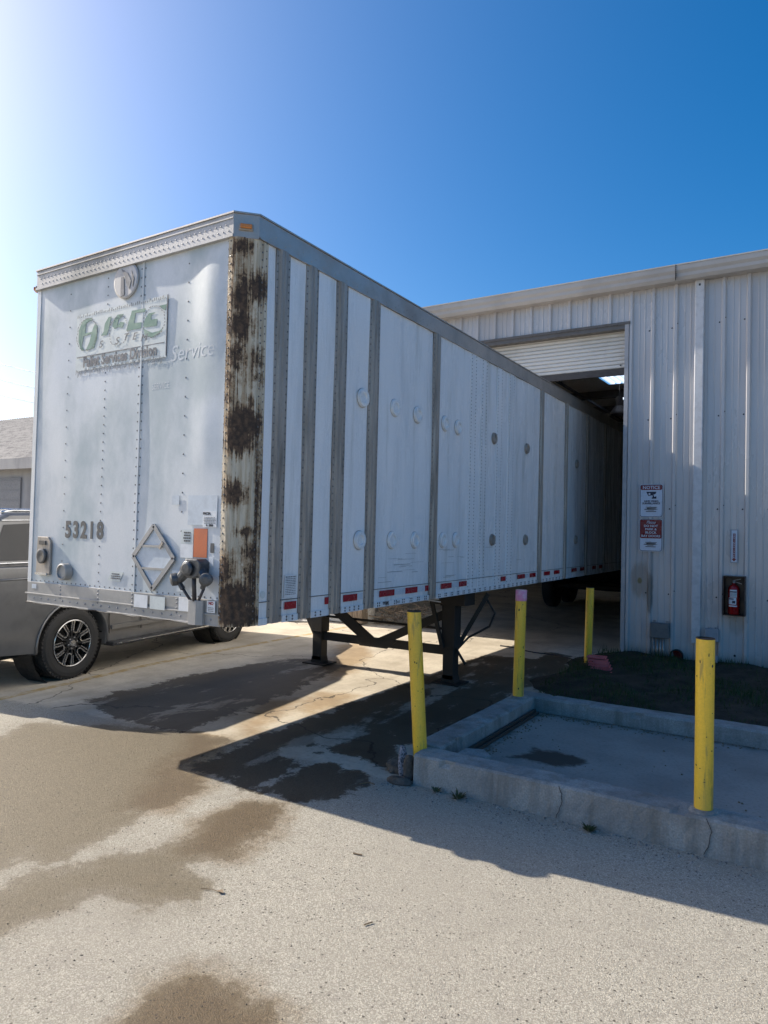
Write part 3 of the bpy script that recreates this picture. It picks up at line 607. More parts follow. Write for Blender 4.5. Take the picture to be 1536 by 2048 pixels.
# ------------------------------------------------------------------ trailer (table coordinates, scaled about the eye point)
K = 1.09
def KT(x, y, z): return (K * x, K * y, CAMH + K * (z - CAMH))
XR, XL, YF, YE, ZT, ZB = -3.0, -5.29, 3.134, 17.9, 3.72, 1.155
CH = .10
trailer = empty('semi_trailer', KT(-4.15, 3.2, .147), 'long white box semi-trailer with rusted front corner backed into the warehouse bay', 'trailer')
# front panel with pressed bulge
def dent(x, z):
    b = 0
    ux = (x + 3.30) / .13; uz = (z - 3.2) / .42
    b += .016 * math.exp(-(ux * ux + uz * uz))
    b += .008 * math.exp(-(((x + 3.32) / .10) ** 2 + ((z - 2.35) / .25) ** 2))
    b += .0025 * math.sin(x * 5.3 + z * 1.2) * math.sin(z * 2.1 + 1) + .0008 * math.sin(x * 11 + z * 4)
    for c in (-4.78, -4.34, -3.95, -3.5): b *= 1 - .0 * math.exp(-((x - c) / .03) ** 2)
    e = min(1, (x - XL - .1) / .15, (-3.15 - x) / .06 if x < -3.15 else 0, (z - 1.31) / .12, (3.585 - z) / .1)
    return b * max(0, e)
mb = MB(KT)
NXF, NZF = 110, 120
mb.grid(lambda u, v: (XL + CH + (XR - CH - XL - CH) * u, YF - dent(XL + CH + (XR - CH - XL - CH) * u, 1.30 + 2.30 * v), 1.30 + 2.30 * v), NXF, NZF)
fp = mb.build('front_panel', 'front', trailer, smooth=True)
for p in fp.data.polygons: pass
mb = MB(KT)
mb.box(-3.957, -3.943, YF - .008, YF - .001, 1.31, 3.575)          # lap seam

merge(fp, mb, 'front')
mb = MB(KT); nrm = (0, -1, 0)
def rv(x, z, r=.0065): mb.dome((x, YF - dent(x, z) - .0005, z), nrm, r, .0028)
for x_, st in ((-5.165, .055), (-3.155, .05), (-3.975, .062), (-3.935, .062), (-4.34, .062), (-4.78, .125), (-3.51, .125)):
    z_ = 1.36
    while z_ < 3.56: rv(x_, z_); z_ += st
x_ = -5.15
while x_ < -3.14: rv(x_, 1.325); x_ += .055
merge(fp, mb, 'rivet')
# box shell: far side, roof, floor, rear
mb = MB(KT)
mb.box(XL, XL + .03, YF + CH, YE, ZB, 3.60)
mb.build('far_side_wall', 'panel', trailer)
mb = MB(KT)
RP = [(XL + CH, YF), (XR - CH, YF), (XR, YF + CH), (XR, YE), (XL, YE), (XL, YF + CH)]
mb.prism([(x, y, ZT - .012) for x, y in RP], (0, 0, .012)); mb.build('roof', 'rail', trailer)
mb = MB(KT); mb.box(XL + .02, XR - .03, YF + .05, YE, ZB + .05, ZB + .12)
mb.build('floor_pan', 'under', trailer)
mb = MB(KT)
y_ = YF + .3
while y_ < YE - .3: mb.box(XL + .03, XR - .035, y_, y_ + .05, ZB + .002, ZB + .05); y_ += .30
for x_ in (-4.62, -3.68): mb.box(x_ - .03, x_ + .03, 5.6, YE - .2, ZB - .12, ZB)
mb.box(-4.7, -3.6, 3.35, 5.0, ZB - .012, ZB + .001)
mb.build('cross_members', 'under', trailer)
mb = MB(KT); mb.box(XL + .03, XR - .03, YE - .04, YE, ZB + .12, 3.6); mb.build('rear_door', 'panel', trailer)
# top rail
mb = MB(KT)
RO = [(XL + CH, YF - .022), (XR - CH, YF - .022), (XR + .012, YF + CH - .012), (XR + .012, YE), (XL - .012, YE), (XL - .012, YF + CH - .012)]
mb.prism([(x, y, ZT + .001) for x, y in [(XL + CH - .006, YF - .03), (XR - CH + .006, YF - .03), (XR + .02, YF + CH - .01), (XR + .02, YE), (XL - .02, YE), (XL - .02, YF + CH - .01)]], (0, 0, .010))
mb.build('roof_edge_trim', 'rail', trailer)
mb = MB(KT); mb.prism([(XR - .005, YF + CH, 3.585), (XR + .012, YF + CH - .012, 3.585), (XR + .012, YE, 3.585), (XR - .005, YE, 3.585)], (0, 0, ZT - 3.586)); mb.box(XR + .004, XR + .018, YF + CH, YE, 3.578, 3.590)
y_ = YF + .2
while y_ < 12: mb.dome((XR + .012, y_, 3.612), (1, 0, 0), .006, .004); mb.dome((XR + .012, y_ + .05, 3.64), (1, 0, 0), .005, .003); y_ += .14
mb.build('side_top_rail', 'rail', trailer)
mb = MB(KT); mb.box(XL + CH, XR - CH, YF - .022, YF + .02, 3.585, ZT); mb.box(XL + CH - .004, XR - CH + .002, YF - .030, YF + .01, 3.572, 3.590); mb.box(XL + CH, XR - CH, YF - .028, YF, 3.688, 3.696)
tr = mb.build('front_top_rail', 'frontrail', trailer)
mb = MB(KT); x_ = -5.14; k_ = 0
while x_ < -3.16:
    mb.dome((x_, YF - .022, 3.655), nrm, .0065, .003); mb.dome((x_ + .02, YF - .022, 3.615), nrm, .0065, .003); x_ += .046
merge(tr, mb, 'rivetl')
# corner piece of the top rail with marker lamp
mb = MB(KT); mb.prism([(XR - CH, YF - .022, 3.572), (XR + .012, YF + CH - .012, 3.572), (XR - .02, YF + CH + .01, 3.572), (XR - CH, YF + .03, 3.572)], (0, 0, ZT - 3.573))
mb.build('corner_casting', 'rail', trailer); mb = MB(KT)
mb.prism([(XL + CH, YF - .022, 3.572), (XL - .012, YF + CH - .012, 3.572), (XL + .02, YF + CH + .01, 3.572), (XL + CH, YF + .03, 3.572)], (0, 0, ZT - 3.573))
mb.build('corner_casting', 'rail', trailer)
def marker(cx, cy, cz, n_):
    n_ = Vector(n_).normalized(); a_ = Vector((-n_.y, n_.x, 0))
    mb = MB(KT); c = Vector((cx, cy, cz)); 
    pr = [c + a_ * u + Vector((0, 0, v)) for u, v in ((-.045, -.02), (.045, -.02), (.045, .022), (-.045, .022))]
    mb.prism(pr, n_ * .014); lamp = mb.build('marker_lamp', 'post', trailer, bevel=.006)
    mb = MB(KT); 
    pr = [c + n_ * .0145 + a_ * u + Vector((0, 0, v)) for u, v in ((-.036, -.012), (.036, -.012), (.036, .015), (-.036, .015))]
    mb.prism(pr, n_ * .016); mb.build('lens', 'amber', lamp, bevel=.006)
marker(XR - .045, YF + .032, 3.635, (1, -1, 0)); marker(XL + .04, YF + .03, 3.60, (-1, -1, 0))
# rusted corner post: front strip, chamfer, side strip
BL = [(.12, 300, .10, 1.8), (.06, 520, .08, 2.0), (.33, 497, .14, .8), (.75, 575, .26, 1.1), (.35, 600, .20, 2.1), (.32, 655, .28, 1.2), (.22, 715, .18, 1.8), (.72, 720, .13, 1.6), (.72, 755, .10, 1.2), (.12, 765, .10, 1.6), (.06, 800, .07, 1.2), (.5, 850, .42, .9), (.42, 880, .33, 1.0), (.25, 990, .24, .95), (.66, 1065, .20, .45), (.75, 1105, .14, 1.6), (.92, 980, .05, 8), (.14, 1140, .17, 1.7), (.74, 1150, .12, 2.4), (.45, 1195, .42, .8), (.5, 1230, .50, .6), (.9, 1030, .04, 6), (.62, 812, .08, 1.2)]
def corner_piece(name, pts, u0):
    """pts: outline (x, y) front to side; builds a thin folded sheet"""
    segs = []; tot = 0
    for p, q in zip(pts, pts[1:]): L_ = math.dist(p, q); segs.append((tot, L_, p, q)); tot += L_
    nu, nv = 36, 150; mb = MB(KT); vals = []
    for j in range(nv + 1):
        z_ = ZB + .0 + (3.575 - ZB) * j / nv
        for i in range(nu + 1):
            d = tot * i / nu
            for t0, L_, p, q in segs:
                if d <= t0 + L_ + 1e-9: t = (d - t0) / L_; break
            x = p[0] + (q[0] - p[0]) * t; y = p[1] + (q[1] - p[1]) * t
            w = .0025 * math.sin(z_ * 23 + i) * (1 if z_ < 1.4 else .3)
            mb.v.append((x + w, y - w, z_))
            u = i / nu; pyv = 480 + (3.57 - z_) * 765 / 2.39; best = 1
            for bu, bp, br, asp in BL:
                du = (u - bu) * .26; dz = (pyv - bp) * (2.39 / 765); rr = br * .26
                e = math.sqrt((du / rr) ** 2 + (dz / (rr * asp)) ** 2); best = min(best, (e - 1) * rr * .8)
            vals.append(best)
    mb.f = [(j * (nu + 1) + i, j * (nu + 1) + i + 1, (j + 1) * (nu + 1) + i + 1, (j + 1) * (nu + 1) + i) for j in range(nv) for i in range(nu)]; mb.mi = [0] * len(mb.f)
    mb.attr['patch'] = vals; return mb.build(name, 'corner', trailer, fix=False)
cp = corner_piece('corner_post', [(-3.145, YF - .012), (XR - CH, YF - .014), (XR - CH + .02, YF - .008), (XR - .012, YF + CH - .03), (XR + .006, YF + CH), (XR + .008, YF + CH + .085)], 0)
mb = MB(KT)
z_ = 1.2
while z_ < 3.56: mb.dome((XR + .008, YF + CH + .03, z_), (1, 0, 0), .0065, .005); mb.dome((XR + .008, YF + CH + .068, z_ + .02), (1, 0, 0), .0055, .004); mb.dome((-3.125, YF - .013, z_), (0, -1, 0), .0065, .005); z_ += .048
merge(cp, mb, 'rivet')
mb = MB(KT)
mb.grid(lambda u, v: (XL + CH - CH * u + .0, YF + CH * u - .001, ZB + (3.57 - ZB) * v), 2, 8)
mb.grid(lambda u, v: (XL - .001, YF + CH + .1 * u, ZB + (3.57 - ZB) * v), 1, 4)
mb.box(XL + CH - .01, XL + CH + .035, YF - .006, YF - .001, 1.31, 3.575)
mb.build('far_corner_post', 'panel', trailer)
# front bottom rail
mb = MB(KT); mb.box(XL + CH - .0, XR - .135, YF - .010, YF + .02, ZB + .0, 1.312); mb.box(XL + CH - .02, XR - .13, YF - .018, YF - .010, 1.218, 1.228); mb.box(XL + CH - .0, XR - .13, YF - .014, YF + .03, ZB - .003, ZB + .006)
br = mb.build('front_bottom_rail', 'frontrail', trailer, bevel=.002)
mb = MB(KT); x_ = -5.1
while x_ < -3.2: mb.dome((x_, YF - .010, 1.19), nrm, .009, .006); x_ += .09
for x_ in (-4.78, -4.34, -3.97, -3.53):
    for z_ in (1.21, 1.24, 1.27, 1.295): mb.dome((x_ + .01, YF - .010, z_), nrm, .008, .006)
merge(br, mb, 'rivetl')
# wrinkled bent lip
mb = MB(KT); mb.path([(XL + .10 + .07 * i, YF - .020 + .003 * math.sin(i * 2.3), ZB - .002 + .004 * math.sin(i * 1.7)) for i in range(28)], .0035, 6); mb.build('bent_lip', 'under', br)

# lettering on the front
def FT(cx, cz, off=.004):
    return lambda u, v, w: (cx + u, YF - off - w - dent(cx + u, cz + v), cz + v)
mb = MB(KT)
for ch, cx in zip('53218', (-4.715, -4.62, -4.525, -4.43, -4.335)): put_text(mb, ch, .165, FT(cx, 1.715, .003), sx=.88, bold=.0065)
mb.build('fleet_number', 'greyink', trailer)
mb = MB(KT); mb.grid(lambda u, v: (-4.69 + .99 * u, YF - .0035 - dent(-4.69 + .99 * u, 2.89 + .42 * v), 2.89 + .42 * v), 40, 20)
dec = mb.build('old_sign_decal', 'decal', trailer)
GL = [
[(-4.51, 3.269), (-4.571, 3.273), (-4.624, 3.254), (-4.664, 3.192), (-4.663, 3.109), (-4.628, 3.042), (-4.589, 3.035), (-4.622, 3.075), (-4.603, 3.145), (-4.526, 3.15), (-4.489, 3.164), (-4.589, 3.165), (-4.577, 3.233), (-4.547, 3.246), (-4.509, 3.248)],
[(-4.473, 3.219), (-4.442, 3.196), (-4.445, 3.111), (-4.475, 3.043), (-4.574, 3.033), (-4.531, 3.093), (-4.504, 3.166), (-4.491, 3.193)],
[(-4.316, 3.246), (-4.286, 3.245), (-4.311, 3.159), (-4.331, 3.12), (-4.397, 3.121), (-4.369, 3.148), (-4.357, 3.203)],
[(-4.256, 3.217), (-4.215, 3.248), (-4.151, 3.244), (-4.171, 3.228), (-4.206, 3.21), (-4.218, 3.165), (-4.184, 3.193), (-4.141, 3.183), (-4.16, 3.148), (-4.21, 3.16), (-4.246, 3.151), (-4.272, 3.173)],
[(-4.061, 3.253), (-3.918, 3.248), (-3.924, 3.224), (-4.019, 3.231), (-4.036, 3.163), (-3.954, 3.157), (-3.959, 3.117), (-4.117, 3.12), (-4.092, 3.185), (-4.067, 3.232)],
[(-3.915, 3.178), (-3.883, 3.209), (-3.817, 3.207), (-3.856, 3.192), (-3.858, 3.163), (-3.795, 3.159), (-3.8, 3.113), (-3.925, 3.117), (-3.936, 3.136)],
[(-3.78, 3.245), (-3.709, 3.246), (-3.72, 3.208), (-3.74, 3.215)],
[(-3.931, 3.109), (-3.916, 3.062), (-3.842, 3.039), (-3.771, 3.061), (-3.734, 3.091), (-3.772, 3.074), (-3.843, 3.07), (-3.891, 3.09)]]
mb = MB(KT)
for pl in GL: mb.prism([(x, YF - .0055 - dent(x, z), z) for x, z in pl], (0, -.0008, 0))
mb.build('faded_green_word', 'greenink', dec)
mb = MB(KT)
for ch, cx, cz in (('S', -4.401, 3.058), ('T', -4.125, 3.075), ('E', -4.031, 3.068), ('M', -3.93, 3.046), ('S', -4.22, 3.06)): put_text(mb, ch, .07, FT(cx, cz, .006), sx=1.2, shear=.3, extr=.0004)
put_text(mb, 'Pallet Services Division', .105, FT(-4.195, 2.947, .006), sx=.83, bold=.0035, extr=.0004)
mb.box(-4.672, -3.723, YF - .0065, YF - .003, 2.988, 2.994)
mb.box(-3.705, -3.699, YF - .007, YF - .003, 2.9, 3.31)
for i in range(90):
    x_ = -4.68 + .0108 * i + rnd.uniform(-.003, .003); h = rnd.uniform(.015, .045); zb_ = rnd.uniform(2.885, 2.905)
    mb.prism([(x_, YF - .0055 - dent(x_, 2.9), zb_ - h), (x_ + .003, YF - .0055 - dent(x_, 2.9), zb_ - h), (x_ + .008, YF - .0055 - dent(x_, 2.9), zb_), (x_ + .005, YF - .0055 - dent(x_, 2.9), zb_)], (0, -.0006, 0))
    if i % 2 == 0: mb.prism([(x_, YF - .0055 - dent(x_, 3.28), 3.285), (x_ + .004, YF - .0055 - dent(x_, 3.28), 3.285), (x_ + .008, YF - .0055 - dent(x_, 3.28), 3.285 + h * .6), (x_ + .003, YF - .0055 - dent(x_, 3.28), 3.285 + h * .6)], (0, -.0006, 0))
for cx, cz, r_ in ((-3.83, 3.145, .105), (-4.20, 3.13, .10), (-4.56, 3.15, .115)):
    for a_ in range(30):
        t0, t1 = a_ / 30 * 6.283, (a_ + rnd.uniform(.4, .9)) / 30 * 6.283; rr = r_ + rnd.uniform(-.006, .006)
        mb.prism([(cx + rr * math.cos(t0), YF - .007, cz + rr * math.sin(t0)), (cx + rr * math.cos(t1), YF - .007, cz + rr * math.sin(t1)), (cx + (rr + .004) * math.cos(t1), YF - .007, cz + (rr + .004) * math.sin(t1)), (cx + (rr + .004) * math.cos(t0), YF - .007, cz + (rr + .004) * math.sin(t0))], (0, -.001, 0))
mb.build('grey_lettering', 'palink', dec)
mb = MB(KT); put_text(mb, 'Service', .15, FT(-3.46, 2.90, .0010), sx=.95, shear=.2, extr=.00005)
mb.build('ghost_lettering', 'ghost', trailer); mb = MB(KT); put_text(mb, 'SERVICE', .06, FT(-3.75, 2.70, .0010), sx=.8, extr=.00005)
mb.build('ghost_lettering', 'ghost', trailer)
# round emblem plate with cat-like dark blot left abstract
mb = MB(KT); mb.lathe([(.128, -.004), (.130, .012), (.118, .016), (.001, .016)], (-4.125, YF - .004, 3.475), (0, -1, 0), 28)
em = mb.build('round_emblem', 'frontrail', trailer)
mb = MB(KT); yy = YF - .022
for pl in ([(-4.17, 3.56), (-4.10, 3.52), (-4.06, 3.46), (-4.08, 3.40), (-4.11, 3.44), (-4.13, 3.50)], [(-4.17, 3.50), (-4.14, 3.50), (-4.13, 3.37), (-4.17, 3.36)], [(-4.06, 3.53), (-4.03, 3.47), (-4.045, 3.41), (-4.055, 3.47)]):
    mb.prism([(x, yy, z) for x, z in pl], (0, -.002, 0))
mb.build('emblem_mark', 'palink', em)
# stickers and papers
def plate(name, x0, x1, z0, z1, mat, parent=None, off=.004, th=.002, skew=0):
    mb = MB(KT); y_ = YF - off; mb.prism([(x0, y_, z0), (x1, y_, z0), (x1 + skew, y_, z1), (x0 + skew, y_, z1)], (0, -th, 0)); return mb.build(name, mat, parent or trailer)
def lines(parent, x0, x1, z0, z1, n_, mat='ink', off=.0065, h=.35):
    mb = MB(KT); st = (z1 - z0) / n_
    for i in range(n_):
        c = (x0 + x1) / 2; hw = (x1 - x0) / 2 * rnd.uniform(.6, .95); z_ = z0 + st * (i + .5); x = c - hw
        while x < c + hw: w = rnd.uniform(.006, .016); mb.box(x, min(x + w, c + hw), YF - off - .001, YF - off, z_ - st * h / 2, z_ + st * h / 2); x += w + .004
    mb.build('small_print', mat, parent)
plate('pale_sticker', -3.445, -3.185, 1.775, 1.965, 'sticker')
s1 = plate('inspection_label', -3.305, -3.185, 1.765, 1.865, 'paper', off=.0065); lines(s1, -3.30, -3.19, 1.785, 1.83, 5, 'greyink', .009)
mb = MB(KT); put_text(mb, 'FHCSA', .022, lambda u, v, w: (-3.272 + u, YF - .009 - w, 1.85 + v), bold=.001); mb.build('label_heading', 'ink', s1); mb = MB(KT); put_text(mb, '4 - 2020', .018, lambda u, v, w: (-3.245 + u, YF - .009 - w, 1.776 + v), bold=.001); mb.build('label_date', 'ink', s1)
o1 = plate('orange_sticker', -3.385, -3.265, 1.572, 1.755, 'orange')
s2 = plate('grey_picture_label', -3.50, -3.39, 1.655, 1.745, 'decal'); lines(s2, -3.49, -3.40, 1.665, 1.735, 4, 'greyink', .0066, .6)
plate('white_label', -3.505, -3.39, 1.565, 1.652, 'paper')
plate('dark_tag', -3.235, -3.205, 1.605, 1.665, 'greyink'); plate('white_tag', -3.245, -3.205, 1.52, 1.58, 'paper')
plate('square_label', -3.60, -3.53, 1.905, 1.965, 'sticker'); plate('square_label', -3.575, -3.50, 1.42, 1.48, 'sticker'); plate('square_label', -3.53, -3.46, 1.345, 1.39, 'sticker')
s3 = plate('slanted_label', -4.23, -4.10, 1.375, 1.44, 'decal', skew=.035); lines(s3, -4.20, -4.09, 1.385, 1.43, 3, 'palink', .0066, .6)
plate('rail_label', -5.13, -5.07, 1.262, 1.295, 'sticker', off=.011)
s4 = plate('rail_label', -3.925, -3.79, 1.215, 1.30, 'paper', off=.0185); plate('rail_label', -3.765, -3.62, 1.215, 1.30, 'decal', off=.0185); plate('rail_label', -3.49, -3.39, 1.225, 1.312, 'paper', off=.0185)
s5 = plate('rail_label', -3.235, -3.165, 1.235, 1.308, 'paper', off=.0185); lines(s5, -3.23, -3.17, 1.24, 1.27, 3, 'greyink', .021)
mb = MB(KT); put_text(mb, 'NO', .026, lambda u, v, w: (-3.20 + u, YF - .021 - w, 1.292 + v), bold=.001); mb.build('label_heading', 'red', s5)
# diamond placard holder
mb = MB(KT); c = (-3.757, 1.555); rx, rz = .200, .212
P_ = [(c[0], c[1] + rz), (c[0] + rx, c[1]), (c[0], c[1] - rz), (c[0] - rx, c[1])]
for p, q in zip(P_, P_[1:] + P_[:1]): mb.beam((p[0], YF - .012, p[1]), (q[0], YF - .012, q[1]), .03, .012, (0, 1, 0))
for dz, hw in ((.075, .125), (-.075, .125)): mb.beam((c[0] - hw, YF - .012, c[1] + dz), (c[0] + hw, YF - .012, c[1] + dz), .014, .010, (0, 1, 0))
pq = mb.build('placard_holder', 'frontrail', trailer)
mb = MB(KT); mb.prism([(x, YF - .004, z) for x, z in [(c[0], c[1] + rz - .01), (c[0] + rx - .01, c[1]), (c[0], c[1] - rz + .01), (c[0] - rx + .01, c[1])]], (0, -.003, 0)); mb.build('backing_plate', 'sticker', pq)
mb = MB(KT); mb.beam((c[0] + .07, YF - .022, c[1] + .06), (c[0] + .1, YF - .022, c[1] + .105), .018, .008, (0, 1, 0)); mb.build('latch', 'post', pq)
# recessed document box on the left and round port
mb = MB(KT)
x0, x1, z0, z1 = -5.075, -4.90, 1.375, 1.66
mb.prism([(x0 + .0, YF - .004, z0), (x1, YF - .004, z0), (x1, YF - .004, z1 - .03), (x1 - .03, YF - .004, z1), (x0 + .01, YF - .004, z1)], (0, -.016, 0)); dcb = mb.build('recessed_box', 'post', trailer, bevel=.004)
mb = MB(KT); mb.lathe([(.055, 0), (.058, .018), (.045, .022), (.001, .018)], (-4.985, YF - .021, 1.515), (0, -1, 0), 20); mb.build('round_gauge', 'glad', dcb)
mb = MB(KT); mb.box(-5.06, -4.915, YF - .036, YF - .02, 1.372, 1.388); mb.build('box_lip', 'chrome', dcb); mb = MB(KT); mb.box(-5.03, -4.95, YF - .030, YF - .02, 1.60, 1.63); mb.build('box_slot', 'glad', dcb)
mb = MB(KT); mb.lathe([(.062, 0), (.062, .05), (.052, .055), (.048, .04), (.001, .038)], (-4.70, YF - .002, 1.41), (0, -1, 0), 24); mb.build('round_port', 'frontrail', trailer)
# gladhand and electrical box
mb = MB(KT)
mb.prism([(-3.385, YF - .004, 1.47), (-3.40, YF - .004, 1.525), (-3.365, YF - .004, 1.565), (-3.265, YF - .004, 1.565), (-3.235, YF - .004, 1.545), (-3.24, YF - .004, 1.475), (-3.29, YF - .004, 1.445), (-3.35, YF - .004, 1.445)], (0, -.085, 0))
mb.lathe([(.045, 0), (.05, .018), (.03, .026), (.001, .026)], (-3.335, YF - .089, 1.505), (0, -1, 0), 18)
soc = mb.build('socket_box', 'glad', trailer, bevel=.008)
for cx, cz, sg in ((-3.445, 1.43, -1), (-3.215, 1.445, 1)):
    mb = MB(KT)
    mb.lathe([(.036, -.02), (.042, 0), (.040, .028), (.022, .036), (.001, .036)], (cx - .02 * sg * -1, YF - .07, cz), (sg * .55, -.8, -.15), 16)
    mb.tube((cx - sg * .045, YF - .055, cz + .045), (cx + sg * .0, YF - .06, cz), .034, 10, .03)
    mb.lathe([(.024, 0), (.034, .012), (.034, .03), (.001, .032)], (cx - sg * .055, YF - .05, cz + .06), (0, -1, .2), 14)
    mb.tube((cx, YF - .06, cz - .02), (cx - sg * .028, YF - .055, cz - .06), .016, 8)
    gl = mb.build('air_coupling', 'glad', trailer, smooth=False)
mb = MB(KT)
mb.path([(-3.418, YF - .055, 1.375), (-3.39, YF - .05, 1.34), (-3.365, YF - .035, 1.30)], .009); mb.path([(-3.325, YF - .05, 1.45), (-3.322, YF - .05, 1.40), (-3.325, YF - .04, 1.30)], .014); mb.path([(-3.235, YF - .05, 1.385), (-3.27, YF - .045, 1.33), (-3.30, YF - .03, 1.30)], .009)
mb.build('air_hose', 'hose', trailer, smooth=True)
mb = MB(KT); mb.box(-3.37, -3.30, YF - .05, YF - .006, ZB - .005, 1.305); mb.prism([(-3.30, YF - .05, ZB - .005), (-3.262, YF - .03, ZB - .005), (-3.262, YF - .006, ZB - .005), (-3.30, YF - .006, ZB - .005)], (0, 0, .155)); mb.build('cable_duct', 'frontrail', trailer, bevel=.003)

# side panels between posts
POSTS = [(3.40, 3.54), (3.71, 3.85), (4.06, 4.21), (4.51, 4.66), (5.57, 5.71), (8.42, 8.57), (9.45, 9.57), (10.47, 10.60), (11.49, 11.62), (12.55, 12.68), (13.6, 13.73), (14.65, 14.78), (15.7, 15.83), (16.75, 16.88)]
SEAMS = [(6.37, 6.52), (6.64, 6.79), (7.05, 7.21), (7.39, 7.56)]
def sd(y, z): return .0035 * math.sin(y * 3.1 + 1) * math.sin(z * 2.2) + .002 * math.sin(y * 9 + z * 3) + .0015 * math.sin(y * 21)
Y0 = YF + CH + .08
edges = [Y0] + [v for p in POSTS for v in p] + [YE]
for k_ in range(0, len(edges) - 1, 2):
    ya, yb = edges[k_], edges[k_ + 1]
    mb = MB(KT); n1 = max(4, int((yb - ya) / .06))
    mb.grid(lambda u, v: (XR + sd(ya + (yb - ya) * u, ZB + (3.58 - ZB) * v), ya + (yb - ya) * u, ZB + (3.58 - ZB) * v), n1, 40)
    o = mb.build('side_panel', 'panel', trailer, smooth=True)
    # lower rail plate with its horizontal step
    mb = MB(KT); mb.box(XR + .004, XR + .010, ya + .003, yb - .003, ZB - .004, 1.195); m3 = MB(KT); m3.box(XR + .003, XR + .008, ya + .003, yb - .003, 1.295, 1.300); merge(o, m3, 'greyink')
    if k_ < 14:
        y_ = ya + .05
        while y_ < yb - .04:
            for z_ in (1.165, 1.185): mb.m = 1; mb.dome((XR + .010, y_, z_), (1, 0, 0), .0085, .005)
            if k_ > 6: mb.dome((XR + .010, y_ + .03, 1.165), (1, 0, 0), .0085, .005); mb.dome((XR + .010, y_ + .03, 1.185), (1, 0, 0), .0085, .005)
            y_ += .06 if k_ < 8 else .13
    mb.m = 0
    mb.build('bottom_rail_plate', ['panel', 'rivet'], trailer)
for k_, (ya, yb) in enumerate(POSTS):
    w = yb - ya; mb = MB(KT)
    pr = [(0, 0), (0, .006), (.18, .007), (.26, .022), (.44, .022), (.46, .018), (.50, .018), (.52, .022), (.74, .022), (.82, .007), (1, .006), (1, 0)]
    n_ = len(pr); zs = [ZB + .0, ZB + .05, ZB + .3, 1.8, 2.4, 3.0, 3.583]
    for j, z_ in enumerate(zs):
        for u, d in pr:
            dd = d if j else d * .7
            wob = .003 * math.sin(z_ * 5 + k_ * 2)
            mb.v.append((XR + dd + .0, ya + w * u + (wob if z_ < 1.6 else 0), z_))
    for j in range(len(zs) - 1):
        for i in range(n_ - 1): mb.f.append((j * n_ + i, j * n_ + i + 1, (j + 1) * n_ + i + 1, (j + 1) * n_ + i))
    mb.mi = [0] * len(mb.f)
    po = mb.build('side_post', 'post', trailer)
    if k_ < 9:
        mb = MB(KT); z_ = ZB + .04
        while z_ < 3.57:
            for u in (.09, .91): mb.dome((XR + .0065, ya + w * u, z_), (1, 0, 0), .0062, .005)
            z_ += .052
        merge(po, mb, 'rivet')
for ya, yb in SEAMS:
    mb = MB(KT); w = yb - ya
    mb.box(XR - .002, XR + .007, ya, yb, ZB, 3.58)
    so = mb.build('logistics_strip', 'panel', trailer)
    mb = MB(KT); z_ = ZB + .03
    while z_ < 3.57:
        for u in (.12, .30, .70, .88)[:: 1 if w > 1 else 1]:
            if u in (.12, .70) or True: mb.dome((XR + .007, ya + w * (.16 if u < .5 else .84), z_), (1, 0, 0), .0062, .004); 
        z_ += .036
    merge(so, mb, 'rivet')
for k_, y_ in enumerate((4.435, 4.915, 5.30, 5.83, 6.105, 6.985, 7.98, 10.0)):
    for z_ in (2.785, 1.69):
        dark = k_ >= 5
        mb = MB(KT); r_ = .068 if not dark else .058
        mb.lathe([(r_ + .006, -.004), (r_ + .005, .008), (r_, .010), (r_ - .001, .022), (r_ - .014, .024), (r_ * .55, .022), (r_ * .5, .014), (.001, .013)], (XR + .002, y_, z_), (1, 0, 0), 22)
        o = mb.build('vent_cap', 'post' if dark else 'capw', trailer)
        if k_ == 7: continue
        mo = MB(KT); mo.lathe([(r_ + .0085, .0005), (r_ + .0085, .003), (r_ + .003, .0032)], (XR + .002, y_, z_), (1, 0, 0), 22, cap=False); merge(o, mo, 'rail')
        mb = MB(KT)
        for a_ in (0, 90, 180, 270): mb.dome((XR + .022, y_ + r_ * .75 * math.cos(R_(a_)), z_ + r_ * .75 * math.sin(R_(a_))), (1, 0, 0), .006, .004)
        merge(o, mb, 'ink')
# reflective tape
RT = [(3.57, 3.69), (4.01, 4.055), (4.24, 4.42), (4.74, 4.97), (5.15, 5.36), (5.50, 5.565), (5.81, 6.03), (6.19, 6.365), (7.25, 7.385), (7.75, 7.98), (8.15, 8.36), (8.67, 8.90), (9.07, 9.30), (9.84, 10.08), (10.25, 10.46), (10.9, 11.1), (11.3, 11.48)]
for i, (ya, yb) in enumerate(RT):
    mb = MB(KT); mb.box(XR + .006, XR + .009, ya, yb, 1.232, 1.282); o = mb.build('reflective_tape', 'red', trailer)
WT = [(4.42, 4.50), (4.97, 5.15), (5.36, 5.50), (6.03, 6.19), (8.0, 8.15), (8.36, 8.41)]
for ya, yb in WT:
    mb = MB(KT); mb.box(XR + .0055, XR + .008, ya + .004, yb - .002, 1.234, 1.280); mb.build('reflective_tape', 'white', trailer)
